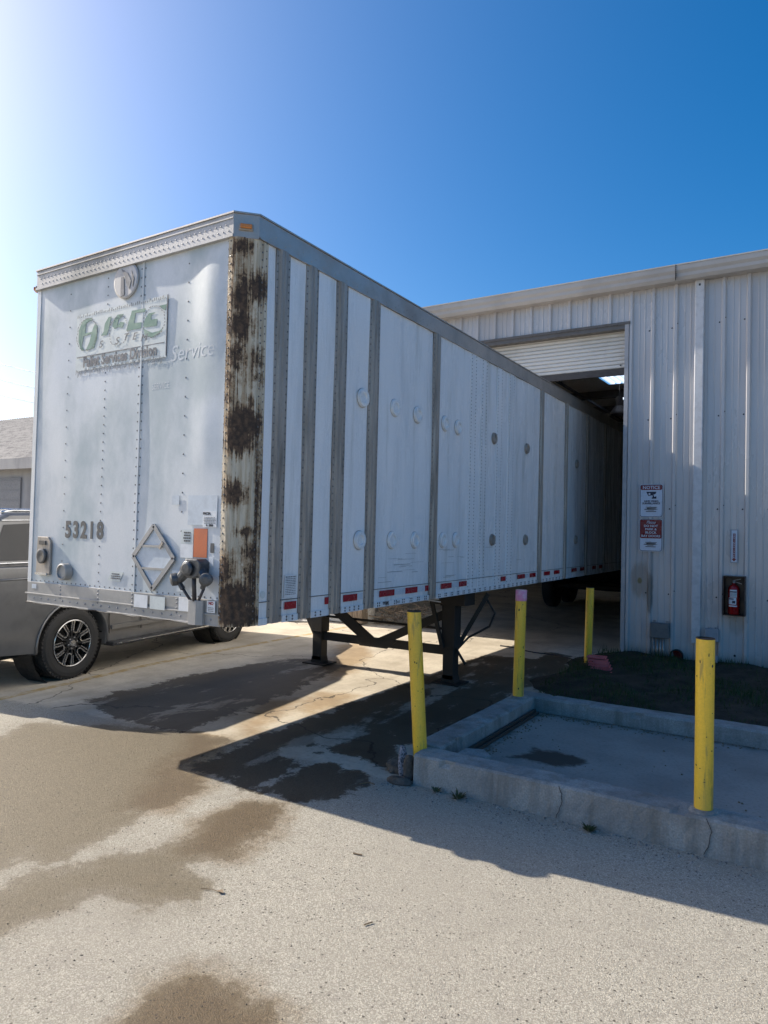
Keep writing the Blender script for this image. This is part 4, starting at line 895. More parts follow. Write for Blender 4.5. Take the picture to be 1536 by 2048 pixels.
# side labels
mb = MB(KT); mb.box(XR + .004, XR + .007, 3.565, 3.69, 1.31, 1.46); lb = mb.build('side_label', 'paper', trailer)
mb = MB(KT)
for i in range(11):
    z_ = 1.445 - i * .0115; y_ = 3.575
    while y_ < 3.68: w = rnd.uniform(.006, .016); mb.box(XR + .0072, XR + .0082, y_, min(y_ + w, 3.68), z_ - .0022, z_ + .0022 * (2 if i == 0 else 1)); y_ += w + .005
mb.build('small_print', 'greyink', lb)
mb = MB(KT); f_ = lambda cy, cz: (lambda u, v, w: (XR + .0115 + w, cy + u, cz + v))
put_text(mb, 'TITAN', .03, f_(4.83, 1.178), bold=.0015); mb.box(XR + .0101, XR + .011, 5.0, 5.06, 1.176, 1.181); mb.box(XR + .0101, XR + .011, 5.0, 5.06, 1.166, 1.170); mb.build('side_marking', 'ink', trailer)
mb = MB(KT); mb.lathe([(.024, 0), (.024, .003), (.001, .003)], (XR + .004, 3.355, 1.345), (1, 0, 0), 14); mb.build('round_sticker', 'decal', trailer)
# scratches on the lower side
mb = MB(KT)
for i in range(46):
    y_ = rnd.uniform(4.7, 8.3); z_ = rnd.uniform(1.32, 1.62); L_ = rnd.uniform(.02, .28)
    if any(a_ - .02 < y_ < b_ + .02 or a_ - .02 < y_ + L_ < b_ + .02 for a_, b_ in POSTS + SEAMS): continue
    mb.box(XR + .005, XR + .0058, y_, y_ + L_, z_, z_ + rnd.uniform(.001, .0025))
mb.build('scrapes', 'greyink', trailer)
# landing gear, built where the photograph shows it (world metres)
def W3(name, fn, mat, parent, **k): mb = MB(); fn(mb); return mb.build(name, mat, parent, **k)
LG = 7.37
ub = 1.09
for x_, dxs in ((-5.56, 1), (-3.65, -1)):
    mb = MB(); mb.box(x_ - .085, x_ + .085, LG - .085, LG + .085, .42, ub + .03); 
    mb.prism([(x_ - .10, LG - .10, 1.06), (x_ + .10, LG - .10, 1.06), (x_ + .10, LG - .10, .95), (x_ - .10, LG - .10, .90)], (0, .2, 0))
    leg = mb.build('landing_leg', 'under', trailer, bevel=.006)
    mb = MB(); mb.box(x_ - .07, x_ + .07, LG - .07, LG + .07, .05, .43); mb.build('inner_tube', 'under', leg, bevel=.006)
    mb = MB(); mb.prism([(x_ - .17, LG - .15, .004), (x_ + .17, LG - .15, .004), (x_ + .17, LG + .15, .004), (x_ - .17, LG + .15, .004)], (0, 0, .014)); mb.prism([(x_ - .09, LG - .07, .018), (x_ + .09, LG - .07, .018), (x_ + .07, LG - .07, .10), (x_ - .07, LG - .07, .10)], (0, .14, 0)); mb.build('foot_plate', 'under', leg)
mb = MB(); mb.beam((-5.50, LG, .365), (-3.72, LG, .375), .06, .10); mb.build('cross_tube', 'under', trailer)
mb = MB(); mb.beam((-5.50, LG - .03, .86), (-4.72, LG - .03, .36), .03, .13); mb.beam((-4.66, LG - .03, .36), (-3.72, LG - .03, .80), .03, .10); mb.prism([(-5.0, LG - .05, .42), (-4.35, LG - .05, .42), (-4.5, LG - .05, .31), (-4.9, LG - .05, .31)], (0, .02, 0))
mb.beam((-5.85, LG + .02, .72), (-5.62, LG + .02, .34), .05, .07); mb.build('diagonal_brace', 'under', trailer)
mb = MB(); mb.beam((-3.86, LG - .12, .98), (-3.70, LG - .12, .42), .03, .045); mb.build('gear_strut', 'under', trailer); mb = MB(); mb.beam((-3.62, LG + .1, .40), (-3.30, LG + .25, 1.05), .035, .05); mb.build('gear_strut', 'under', trailer); mb = MB(); mb.path([(-3.62, LG + .05, .36), (-3.52, LG + .2, .52), (-3.30, LG + .3, .66), (-3.24, LG + .32, .82), (-3.36, LG + .3, 1.0)], .014); mb.build('gear_hose', 'under', trailer); mb = MB(); mb.path([(-3.62, LG, .5), (-3.55, LG - .02, .38), (-3.46, LG, .24)], .016)
mb.build('gear_hose', 'under', trailer)
for xa, xb in ((-3.86, -3.42), (-5.78, -5.35)): mb = MB(); mb.box(xa, xb, LG - .14, LG + .14, .92, ub); mb.build('mounting_box', 'under', trailer)
mb = MB(); mb.tube((-5.48, LG + .02, .62), (-3.73, LG + .02, .62), .016, 8); mb.path([(-4.1, 6.9, 1.08), (-4.0, 6.8, 1.0), (-3.8, 6.8, .99), (-3.6, 6.9, 1.06)], .012); mb.build('crank_shaft', 'under', trailer)
# small bright bits hanging under the floor
mb = MB(); mb.beam((-4.0, 6.4, 1.04), (-3.5, 6.75, 1.035), .04, .012); mb.beam((-3.75, 6.5, 1.06), (-3.45, 6.7, 1.01), .02, .012); mb.build('loose_bracket', 'conduit', trailer)
# tandem axles in the bay
for yy_ in (16.6, 17.85):
    mb = MB(); mb.tube((-5.6, yy_, .52), (-3.45, yy_, .52), .065, 12); ax = mb.build('axle', 'under', trailer)
    for sx_ in (-1, 1):
        xc = -4.52 + sx_ * .98
        mb = MB(); mb.lathe([(.30, -.11), (.47, -.12), (.51, -.09), (.515, 0), (.51, .09), (.47, .12), (.30, .11)], (xc, yy_, .515), (1, 0, 0), 32, close=True); wh = mb.build('wheel', 'tyre', trailer, smooth=True)
        mb = MB(); mb.lathe([(.30, .09 * sx_), (.26, .05 * sx_), (.12, .05 * sx_), (.10, .12 * sx_), (.001, .12 * sx_)], (xc, yy_, .515), (1, 0, 0), 24); mb.build('rim', 'conduit', wh)
mb = MB(); mb.box(-5.7, -3.3, 19.2, 19.25, .45, 1.15); mb.build('mud_flap', 'black', trailer)

# ------------------------------------------------------------------ warehouse
WY = 10.55
wh = empty('warehouse', (0, WY, 0), 'grey ribbed steel warehouse with an open roller door bay behind the trailer', 'building')
JX, JL, DZ = -2.42, -8.35, 4.87
BX0, BX1, BYE, ZE = -10.2, 14.0, 34.0, 5.66
RIBS0 = -2.38; PITCH = .3085
def rib_profile(x0, x1):
    pts = [(x0, 0)]
    k0 = math.floor((x0 - RIBS0) / PITCH) - 1
    k = k0
    while RIBS0 + k * PITCH < x1 + .3:
        c = RIBS0 + k * PITCH
        for dx, d in ((-.036, 0), (-.017, .033), (.017, .033), (.036, 0), (.105, 0), (.112, .006), (.122, .006), (.129, 0), (.181, 0), (.188, .006), (.198, .006), (.205, 0)):
            x = c + dx
            if x0 + .001 < x < x1 - .001: pts.append((x, d))
        k += 1
    pts.append((x1, 0)); return pts
def ribbed(name, x0, x1, z0, z1, parent, screws=True):
    mb = MB(); P_ = rib_profile(x0, x1); n_ = len(P_); nz = 3
    for j in range(nz + 1):
        z_ = z0 + (z1 - z0) * j / nz
        for x, d in P_: mb.v.append((x, WY - d, z_))
    mb.f = [(j * n_ + i, j * n_ + i + 1, (j + 1) * n_ + i + 1, (j + 1) * n_ + i) for j in range(nz) for i in range(n_ - 1)]; mb.mi = [0] * len(mb.f)
    o = mb.build(name, 'wall', parent)
    if screws:
        mb = MB(); k = -40
        while k < 60:
            c = RIBS0 + k * PITCH; k += 1
            if not (x0 + .04 < c < min(x1, 3.0) - .04): continue
            for z_ in (.95, 2.16, 3.45, 4.75):
                if z0 + .05 < z_ < z1 - .05: mb.dome((c - .055, WY, z_), (0, -1, 0), .012, .007); 
                if z0 + .05 < z_ < z1 - .05 and k % 2: mb.dome((c + .02, WY - .033 * .7, z_ + .05), (0, -1, 0), .011, .007)
        if mb.v: merge(o, mb, 'ink')
    return o
ribbed('front_wall', JX, BX1, -.05, 5.55, wh)
ribbed('wall_over_door', JL, JX, DZ, 5.55, wh)
ribbed('front_wall', BX0, JL, -.05, 5.55, wh)
# dirty smudges low on the wall
mb = MB(); mb.box(BX0, BX0 + .06, WY + .01, BYE, -.05, ZE); mb.box(BX1 - .06, BX1, WY + .01, BYE, -.05, ZE); mb.box(BX0, BX1, BYE - .06, BYE, -.05, 6.2); mb.build('outer_walls', 'inside', wh)
mb = MB(); mb.box(JX + .012, BX1 - .07, WY + .09, WY + .12, 0, 5.5); mb.box(BX0 + .07, JL - .012, WY + .09, WY + .12, 0, 5.5); mb.box(JL, JX, WY + .09, WY + .12, DZ + .06, 5.5); mb.build('liner_wall', 'inside', wh)
def zroof(y): return 5.60 + .02 * (y - WY)
mb = MB()
SK = [(-4.85, -3.9, 17.75, 19.0), (-5.2, -4.2, 20.2, 21.6)]
xs = sorted({BX0 - .2, BX1 + .2, *[v for s_ in SK for v in s_[:2]]}); ys = sorted({WY - .02, BYE, *[v for s_ in SK for v in s_[2:]]})
for xa, xb in zip(xs, xs[1:]):
    for ya, yb in zip(ys, ys[1:]):
        if any(s_[0] <= xa and xb <= s_[1] and s_[2] <= ya and yb <= s_[3] for s_ in SK): continue
        mb.add([(xa, ya, zroof(ya)), (xb, ya, zroof(ya)), (xb, yb, zroof(yb)), (xa, yb, zroof(yb)), (xa, ya, zroof(ya) + .04), (xb, ya, zroof(ya) + .04), (xb, yb, zroof(yb) + .04), (xa, yb, zroof(yb) + .04)], [(0, 3, 2, 1), (4, 5, 6, 7)])
mb.build('roof', 'inside', wh, fix=False)
for s_ in SK:
    mb = MB()
    n_ = 24
    for i in range(n_ + 1):
        x = s_[0] + (s_[1] - s_[0]) * i / n_; dz = .03 if i % 4 == 0 else 0
        mb.v += [(x, s_[2] - .05, zroof(s_[2]) + .05 + dz), (x, s_[3] + .05, zroof(s_[3]) + .05 + dz)]
    mb.f = [(2 * i, 2 * i + 2, 2 * i + 3, 2 * i + 1) for i in range(n_)]; mb.mi = [0] * n_
    mb.build('skylight', 'skylight', wh, fix=False)
for y_ in (15.4, 19.6, 22.3, 24.5, 26.5, 29):
    mb = MB(); h = .16 if y_ < 16 else .2
    mb.box(BX0 + .1, BX1 - .1, y_ - .03, y_ + .03, zroof(y_) - h, zroof(y_) - .01); mb.box(BX0 + .1, BX1 - .1, y_ - .1, y_ + .1, zroof(y_) - h - .015, zroof(y_) - h); mb.build('roof_beam', 'steelbeam', wh)
mb = MB()
for x_ in (-9.6, -7.4, -5.6, -3.2, -1.2): mb.box(x_ - .02, x_ + .02, WY + .3, BYE - .1, 5.54, 5.60)
mb.build('purlins', 'steelbeam', wh)
# gutter along the eave
GYF, GZ0, GZ1 = 10.32, 5.36, 5.575
prof = [(WY + .02, GZ0 + .005), (GYF + .05, GZ0), (GYF + .02, GZ0 + .045), (GYF + .018, GZ0 + .09), (GYF - .006, GZ0 + .13), (GYF - .008, GZ1 - .02), (GYF - .018, GZ1 - .015), (GYF - .018, GZ1), (GYF + .03, GZ1), (WY + .02, GZ1 + .02)]
mb = MB(); mb.prism([(BX0 - .1, y, z) for y, z in prof], (BX1 - BX0 + .2, 0, 0)); gt = mb.build('gutter', 'gutter', wh)
mb = MB()
for x_ in (-1.74, 1.3):
    for i in range(7): mb.dome((x_ + .004, GYF - .012 + .012 * (i < 3), GZ0 + .03 + .028 * i), (0, -1, 0), .006, .006)
    mb.box(x_ - .003, x_ - .0005, GYF - .020, GYF + .03, GZ0 - .002, GZ1 + .003)
for i in range(30): x_ = -8 + i * .62; mb.dome((x_, GYF, GZ1), (0, 0, 1), .006, .008)
merge(gt, mb, 'ink')
# downspout
mb = MB(); DX = -1.45
mb.box(DX - .06, DX + .06, WY - .072, WY - .002, .30, GZ0 + .005); dp = mb.build('downspout', 'downpipe', wh, bevel=.012)
mb = MB(); mb.box(DX - .012, DX + .012, WY - .075, WY - .0715, 5.28, 5.31); mb.build('strap_bolt', 'ink', dp)
# door trims
mb = MB(); mb.box(JX - .045, JX + .012, WY - .040, WY + .10, -.02, DZ + .045); mb.box(JL - .012, JL + .045, WY - .040, WY + .10, -.02, DZ + .045); mb.build('jamb', 'trimw', wh)
mb = MB(); mb.box(JL + .046, JX - .046, WY - .036, WY + .10, DZ - .05, DZ + .012); mb.box(JL - .03, JX + .03, WY - .050, WY - .038, DZ + .012, DZ + .05)
x_ = JL + .2
while x_ < JX: mb.dome((x_, WY - .05, DZ + .03), (0, -1, 0), .008, .008); x_ += .31
mb.build('door_header', 'trim', wh)
mb = MB(); mb.box(JL + .05, JX - .05, WY + .30, WY + .34, DZ - .2, DZ + .3); mb.build('header_soffit', 'trim', wh)
# rolled up shutter: curved slats
mb = MB(); z_ = 4.27; P_ = []
k_ = 0
while z_ < DZ + .02:
    P_ += [(WY + .135, z_), (WY + .112, z_ + .012), (WY + .110, z_ + .040), (WY + .118, z_ + .055), (WY + .138, z_ + .058)]; z_ += .060
n_ = len(P_)
for x in (JL + .03, JX - .03): mb.v += [(x, y, z) for y, z in P_]
mb.f = [(i, i + 1, n_ + i + 1, n_ + i) for i in range(n_ - 1)]; mb.mi = [0] * len(mb.f)
sh = mb.build('roller_shutter', 'slat', wh)
mb = MB(); mb.box(JL + .03, JX - .03, WY + .10, WY + .15, 4.17, 4.268); mb.build('bottom_bar', 'steelbeam', sh)
mb = MB(); mb.box(JX - .14, JX - .12, WY + .09, WY + .10, 4.30, 4.32); mb.build('lock_stud', 'ink', sh)
# signs on the wall
def sign(name, x0, x1, z0, z1, label, cat='sign'):
    root = empty(name, ((x0 + x1) / 2, WY - .036, z0), label, cat)
    def rr(x0, x1, z0, z1, r, y, d, mat, nm, only=None):
        pts = []
        for cx, cz, a0 in ((x1 - r, z1 - r, 0), (x0 + r, z1 - r, 90), (x0 + r, z0 + r, 180), (x1 - r, z0 + r, 270)):
            for k in range(5): a_ = R_(a0 + k * 22.5); pts.append((cx + r * math.cos(a_), y, cz + r * math.sin(a_)))
        mb = MB(); mb.prism(pts, (0, -d, 0)); return mb.build(nm, mat, root)
    return root, rr
def sign_txt(root, items):
    by = {}
    for s, size, cx, cz, mat, kw in items: by.setdefault(mat, []).append((s, size, cx, cz, kw))
    for mat, L in by.items():
        mb = MB()
        for s, size, cx, cz, kw in L: put_text(mb, s, size, lambda u, v, w, cx=cx, cz=cz: (cx + u, WY - .0445 - w, cz + v), **kw)
        mb.build('lettering', mat, root)
def logo(root, cx, cz):
    mb = MB(); y = WY - .0445
    def pl(p): mb.prism([(cx + a_, y, cz + b_) for a_, b_ in p], (0, -.0008, 0))
    pl([(-.07, .020), (.085, .020), (.085, .026), (-.075, .026)]); pl([(-.06, .0), (.07, .006), (.075, .016), (-.055, .016)])
    pl([(-.10, -.012), (.06, -.012), (.10, -.006), (.04, -.001), (-.08, -.002)]); pl([(-.05, -.024), (.04, -.024), (.035, -.018), (-.045, -.018)])
    pl([(-.07, -.044), (.07, -.044), (.07, -.035), (-.07, -.035)]); mb.build('logo_mark', 'ink', root)
    mb = MB(); pl([(-.04, .032), (.0, .036), (.0, .033)]); mb.build('logo_swoosh', 'darkred', root)
cx = -2.06
rt, rr = sign('wall_sign', -2.22, -1.90, 2.04, 2.515, 'white surveillance NOTICE sign with camera symbol, upper of two wall signs')
rr(-2.222, -1.898, 2.035, 2.515, .035, WY - .036, .003, 'signedge', 'board'); rr(-2.214, -1.906, 2.043, 2.507, .03, WY - .039, .001, 'navy', 'border'); rr(-2.207, -1.913, 2.05, 2.500, .025, WY - .0401, .001, 'signwhite', 'face')
rr(-2.205, -1.915, 2.43, 2.498, .018, WY - .0412, .001, 'darkred', 'heading_band')
mb = MB(); y = WY - .0425
mb.prism([(-2.13, y, 2.405), (-1.99, y, 2.405), (-2.0, y, 2.375), (-2.04, y, 2.355), (-2.10, y, 2.345), (-2.115, y, 2.375)], (0, -.001, 0)); mb.prism([(-2.045, y, 2.355), (-2.025, y, 2.355), (-2.02, y, 2.33), (-1.99, y, 2.34), (-1.99, y, 2.305), (-2.055, y, 2.305), (-2.05, y, 2.325), (-2.04, y, 2.325)], (0, -.001, 0)); mb.build('camera_symbol', 'navy', rt)
mb = MB(); mb.lathe([(.014, 0), (.014, .0015), (.001, .0015)], (-2.085, WY - .0437, 2.372), (0, -1, 0), 12); mb.build('camera_lens', 'signwhite', rt)
sign_txt(rt, [('NOTICE', .062, cx, 2.463, 'signwhite', dict(sx=1.05, bold=.0012)), ('24HR VIDEO', .034, cx, 2.268, 'navy', dict(sx=1.05, bold=.001)), ('SURVEILLANCE', .036, cx, 2.236, 'navy', dict(sx=1.0, bold=.001))])
logo(rt, cx, 2.16)
rt, rr = sign('wall_sign', -2.22, -1.90, 1.56, 2.01, 'red and white bay doors sign, lower of two wall signs')
rr(-2.222, -1.898, 1.545, 2.018, .035, WY - .036, .003, 'signedge', 'board'); rr(-2.214, -1.906, 1.553, 2.010, .03, WY - .039, .001, 'navy', 'border'); rr(-2.207, -1.913, 1.56, 2.003, .025, WY - .0401, .001, 'signwhite', 'face')
rr(-2.206, -1.914, 1.735, 2.001, .02, WY - .0412, .001, 'darkred', 'red_field')
sign_txt(rt, [('Please', .062, cx, 1.965, 'signwhite', dict(sx=.8, shear=.4)), ('DO NOT', .043, cx, 1.912, 'signwhite', dict(sx=1.1, bold=.001)), ('PARK &', .043, cx, 1.865, 'signwhite', dict(sx=1.1, bold=.001)), ('BLOCK', .043, cx, 1.818, 'signwhite', dict(sx=1.1, bold=.001)), ('BAY DOORS', .043, cx, 1.768, 'signwhite', dict(sx=1.08, bold=.001))])
logo(rt, cx, 1.655)
rt, rr = sign('arrow_sign', -1.04, -.93, 1.43, 1.88, 'narrow upright extinguisher arrow sign above the extinguisher cabinet')
rr(-1.035, -.935, 1.43, 1.885, .006, WY - .036, .003, 'boxlight', 'board'); rr(-1.018, -.952, 1.445, 1.872, .004, WY - .0391, .001, 'signwhite', 'face')
mb = MB(); y = WY - .0402; mb.prism([(-1.000, y, 1.83), (-.970, y, 1.83), (-.970, y, 1.485), (-.955, y, 1.485), (-.985, y, 1.452), (-1.015, y, 1.485), (-1.000, y, 1.485)], (0, -.001, 0)); mb.build('arrow', 'darkred', rt)
sign_txt(rt, [(ch, .030, -.985, 1.812 - i * .028, 'signwhite', dict(bold=.0006)) for i, ch in enumerate('EXTINGUISHER')])
# cabinet and extinguisher
cb = empty('extinguisher_cabinet', (-.97, WY - .04, .74), 'dark maroon open fronted cabinet holding a fire extinguisher on the wall', 'cabinet')
mb = MB(); x0, x1, z0, z1 = -1.10, -.835, .735, 1.26; yb_, yf_ = WY - .036, WY - .20
mb.box(x0, x1, yb_ - .012, yb_, z0, z1); mb.box(x0, x0 + .012, yf_, yb_ - .0125, z0, z1); mb.box(x1 - .012, x1, yf_, yb_ - .0125, z0, z1); mb.box(x0 + .0125, x1 - .0125, yf_, yb_ - .0125, z1 - .012, z1); mb.box(x0 + .0125, x1 - .0125, yf_, yb_ - .0125, z0, z0 + .012); mb.build('shell', 'cabinet', cb)
ex = empty('fire_extinguisher', (-.975, WY - .125, .75), 'red fire extinguisher with white label standing inside the wall cabinet', 'extinguisher')
mb = MB(); c = (-.975, WY - .125, 0); mb.lathe([(.066, .752), (.07, .762), (.07, 1.08), (.062, 1.115), (.035, 1.14), (.02, 1.15), (.02, 1.165), (.001, 1.166)], c, (0, 0, 1), 24); mb.build('cylinder', 'extred', ex, smooth=True)
mb = MB(); mb.tube((-.975, WY - .125, 1.16), (-.975, WY - .125, 1.20), .018); mb.beam((-.98, WY - .125, 1.20), (-.89, WY - .14, 1.225), .016, .008); mb.beam((-.96, WY - .125, 1.185), (-.88, WY - .14, 1.16), .016, .008); mb.build('valve_and_lever', 'conduit', ex)
mb = MB()
def arc(mb, r, a0, a1, z0, z1, n_=8):
    vs = [(c[0] + r * math.sin(R_(a0 + (a1 - a0) * i / n_)), c[1] - r * math.cos(R_(a0 + (a1 - a0) * i / n_)), z) for z in (z0, z1) for i in range(n_ + 1)]
    mb.add(vs, [(i, i + 1, n_ + 2 + i, n_ + 1 + i) for i in range(n_)])
arc(mb, .0715, -35, 35, .98, 1.08); arc(mb, .0715, -50, 30, .885, .975); arc(mb, .0715, -50, 40, .855, .872); el = mb.build('label', 'paper', ex, fix=False)
mb = MB(); arc(mb, .0725, -32, 32, 1.045, 1.06); arc(mb, .0725, -45, 5, .95, .965); arc(mb, .0725, -10, 20, .90, .935)
for i in range(5): arc(mb, .0725, -28, 28, .99 + i * .01, .993 + i * .01)
mb.build('label_print', 'navy', el, fix=False)
# electrical boxes
eb = empty('junction_box', (-1.90, WY - .04, 0), 'dark grey junction box with conduits running into the grass', 'junction box')
mb = MB(); mb.box(-2.03, -1.785, WY - .13, WY - .036, .335, .545); mb.build('enclosure', 'boxgrey', eb, bevel=.006)
mb = MB()
for x_ in (-1.995, -1.82): mb.box(x_ - .018, x_ + .018, WY - .05, WY - .036, .546, .575); mb.dome((x_, WY - .05, .565), (0, -1, 0), .008, .006)
mb.build('mounting_lug', 'conduit', eb)
for x_ in (-1.99, -1.945, -1.90, -1.86): mb = MB(); mb.tube((x_, WY - .085, -.02), (x_, WY - .085, .335), .015, 10); mb.build('conduit', 'conduit', eb, smooth=True)
eb = empty('junction_box', (-1.24, WY - .04, 0), 'small pale junction box beside the downspout with one conduit', 'junction box')
mb = MB(); mb.box(-1.325, -1.155, WY - .12, WY - .036, .355, .525); mb.build('enclosure', 'boxlight', eb, bevel=.005)
mb = MB()
for x_ in (-1.285, -1.20): mb.box(x_ - .012, x_ + .012, WY - .05, WY - .036, .526, .545)
mb.build('mounting_lug', 'conduit', eb)
mb = MB(); mb.tube((-1.215, WY - .085, .17), (-1.215, WY - .085, .355), .014, 10); mb.build('conduit', 'conduit', eb, smooth=True)
mb = MB(); mb.box(-1.25, -1.165, WY - .11, WY - .036, .03, .17); mb.build('lower_box', 'boxlight', eb, bevel=.004)
# pipe mouth at the wall foot
mb = MB(); mb.lathe([(.085, 0), (.092, .06), (.075, .06), (.07, .0)], (-1.69, WY - .02, .11), (0, -1, -.1), 18); po = tag(mb.build('drain_pipe', 'black', loc=(-1.69, WY, .05)), 'black drain pipe mouth poking out at the foot of the wall', 'pipe')
mb = MB(); mb.lathe([(.07, .005), (.001, .006)], (-1.69, WY - .02, .11), (0, -1, -.1), 16); mb.build('inside_of_pipe', 'darkred', po)
mb = MB(); mb.dome((-.965, WY - .001, .18), (0, -1, 0), .018, .012, 8); tag(mb.build('pipe_stub', 'ink', loc=(-.965, WY, .18)), 'small dark pipe stub low on the wall below the cabinet', 'pipe')
# pink ribbed block beside bollard
pk = MB(); P0 = Vector((-2.47, 8.95, .03)); ux = Vector((.97, .08, 0)).normalized()
for i in range(6):
    z0_ = .032 + .032 * i; sh_ = -.012 * i; w0 = .27 - .008 * i; o = P0 + ux * (.012 * i) * -1 + Vector((0, sh_ * -1.2, 0))
    d = Vector((-ux.y, ux.x, 0)) * .16
    pk.prism([(o.x, o.y, z0_), (o.x + ux.x * w0, o.y + ux.y * w0, z0_), (o.x + ux.x * w0 + d.x, o.y + ux.y * w0 + d.y, z0_), (o.x + d.x, o.y + d.y, z0_)], (0, 0, .019))
pk.box(P0.x + .03, P0.x + .20, P0.y + .06, P0.y + .12, .032, .18)
tag(pk.build('ribbed_block', 'pinkbrick', loc=(P0.x, P0.y, .03)), 'faded pinkish red ribbed plastic block beside the far bollard', 'block')
# dark hose across the bay entrance
mb = MB(); mb.path([(-4.2 + .16 * i, 10.2 - .05 * i + .05 * math.sin(i * 1.3), .012) for i in range(11)], .010, 6)
tag(mb.build('hose', 'hose', loc=(-4.2, 10.2, 0)), 'dark thin hose lying across the bay entrance', 'hose')
# hanging lamp
lm = empty('high_bay_lamp', (-4.45, 18.5, 5.0), 'dark bell shaped lamp hanging from the warehouse ceiling', 'lamp')
mb = MB(); mb.lathe([(.24, 0), (.22, .05), (.12, .2), (.09, .22)], (-4.45, 18.5, 4.90), (0, 0, 1), 20); mb.build('shade', 'steelbeam', lm)
mb = MB(); mb.tube((-4.45, 18.5, 5.12), (-4.45, 18.5, 5.35), .09, 12); mb.tube((-4.45, 18.5, 5.35), (-4.45, 18.5, 5.7), .012, 6); mb.build('ballast_and_hook', 'steelbeam', lm)
# goods seen under the trailer just inside the bay
bu = empty('plastic_bucket', (-7.2, 11.0, 0), 'dirty white plastic bucket standing just inside the bay', 'bucket')
mb = MB(); mb.lathe([(.125, 0), (.13, .01), (.15, .33), (.158, .33), (.158, .37), (.148, .37), (.12, .02), (.001, .015)], (-7.22, 11.03, .0), (0, 0, 1), 24); mb.build('tub', 'bucket', bu, smooth=False)
mb = MB(); mb.path([(-7.22 + .16 * math.cos(t), 11.03 - .12 * math.sin(t) - .06, .34 - .14 * math.sin(t)) for t in [math.pi * i / 10 for i in range(11)]], .004, 5); mb.build('handle', 'conduit', bu)
mb = MB(); mb.box(-8.05, -7.47, 10.72, 11.1, .015, .80); ap = tag(mb.build('white_cabinet', 'appliance', loc=(-7.8, 10.9, 0), bevel=.012), 'white metal cabinet left of the wooden crate in the bay', 'cabinet')
mb = MB(); mb.box(-8.0, -7.52, 10.712, 10.718, .08, .74); mb.build('door_panel', 'appliance', ap, bevel=.002)
cr = empty('wooden_crate', (-7.42, 10.75, 0), 'old upright wooden crate between the white cabinet and the bucket', 'crate')
mb = MB()
for x_ in (-7.45, -7.34, -7.23): mb.box(x_, x_ + .10, 10.70, 10.72, .03, .75)
mb.build('front_slats', 'wood', cr); mb = MB(); mb.box(-7.445, -7.14, 10.721, 11.0, .02, .74); mb.build('carcass', 'wood', cr)
mb = MB(); r_ = random.Random(4)
for i in range(150):
    a = Vector((-6.6 + r_.uniform(-.5, .5), 11.3 + r_.uniform(-.3, .3), r_.uniform(.0, .3))); mb.tube(a, a + Vector((r_.uniform(-.35, .35), r_.uniform(-.2, .2), r_.uniform(-.02, .14))), r_.uniform(.004, .012), 5)
tag(mb.build('scrap_heap', 'wood', loc=(-6.6, 11.3, 0), fix=False), 'tangled heap of sticks and scrap on the bay floor', 'scrap', kind='stuff')
mb = MB(); mb.beam((-8.6, 10.2, .02), (-7.9, 10.45, .03), .12, .02); tag(mb.build('loose_board', 'appliance', loc=(-8.2, 10.3, 0)), 'white board lying on the ground near the cabinet', 'board')
mb = MB(); mb.lathe([(.12, 0), (.13, .3), (.11, .3), (.10, .02), (.001, .01)], (-8.75, 10.25, 0), (0, 0, 1), 16); tag(mb.build('pail', 'appliance', loc=(-8.75, 10.25, 0)), 'small white pail left of the loose board', 'pail')

# ------------------------------------------------------------------ SUV
U = Vector((-.1600, .9871, 0)).normalized(); Nn = Vector((U.y, -U.x, 0)); SO = Vector((-7.17, 4.87, 0))
suv = empty('parked_suv', SO - Nn * 1.0 + U * 1.5, 'silver grey full size SUV parked behind the trailer nose', 'car')
def C(s, w, z): return tuple(SO + U * s + Nn * (w) + Vector((0, 0, z)))   # w: 0 is the near wheel face, negative inward
WID = 2.04; WB = 3.02; RW = .405
def arch(c, r, n_=12): return [(c + r * math.cos(R_(a)), .405 + r * math.sin(R_(a))) for a in np.linspace(200, -20, n_)][::1]
low = [(-1.16, .42), (-1.20, .60), (-1.19, .95), (-1.13, 1.30), (3.05, 1.26), (3.75, 1.17), (4.02, 1.02), (4.08, .75), (4.05, .42)]
def arcpts(c): return [(c + .50 * math.cos(R_(a)), .40 + .48 * math.sin(R_(a))) for a in np.linspace(-8, 188, 13)]
outline = low + [(WB + .52, .32)] + arcpts(WB) + [(.52, .30)] + arcpts(0) + [(-.52, .36)]
mb = MB(); n_ = len(outline)
# near flank, with slight tumblehome by height, and far flank mirrored
def bulge(z): return 0 * .025 * math.sin(max(0, min(1, (z - .3) / 1.0)) * math.pi) 
bm = bmesh.new()
near_ = [bm.verts.new(C(s, .01 + bulge(z), z)) for s, z in outline]; far_ = [bm.verts.new(C(s, -WID - .01 - bulge(z), z)) for s, z in outline]
fN = bm.faces.new(near_); fF = bm.faces.new(far_[::-1])
for i in range(n_): bm.faces.new((near_[i], near_[(i + 1) % n_], far_[(i + 1) % n_], far_[i]))
bmesh.ops.recalc_face_normals(bm, faces=bm.faces)
bmesh.ops.triangulate(bm, faces=[fN, fF])
mb = MB(); bm.verts.ensure_lookup_table(); bm.verts.index_update()
mb.add([v.co.copy() for v in bm.verts], [tuple(v.index for v in f.verts) for f in bm.faces]); bm.free()
mb.build('body', 'car', suv, bevel=.018)
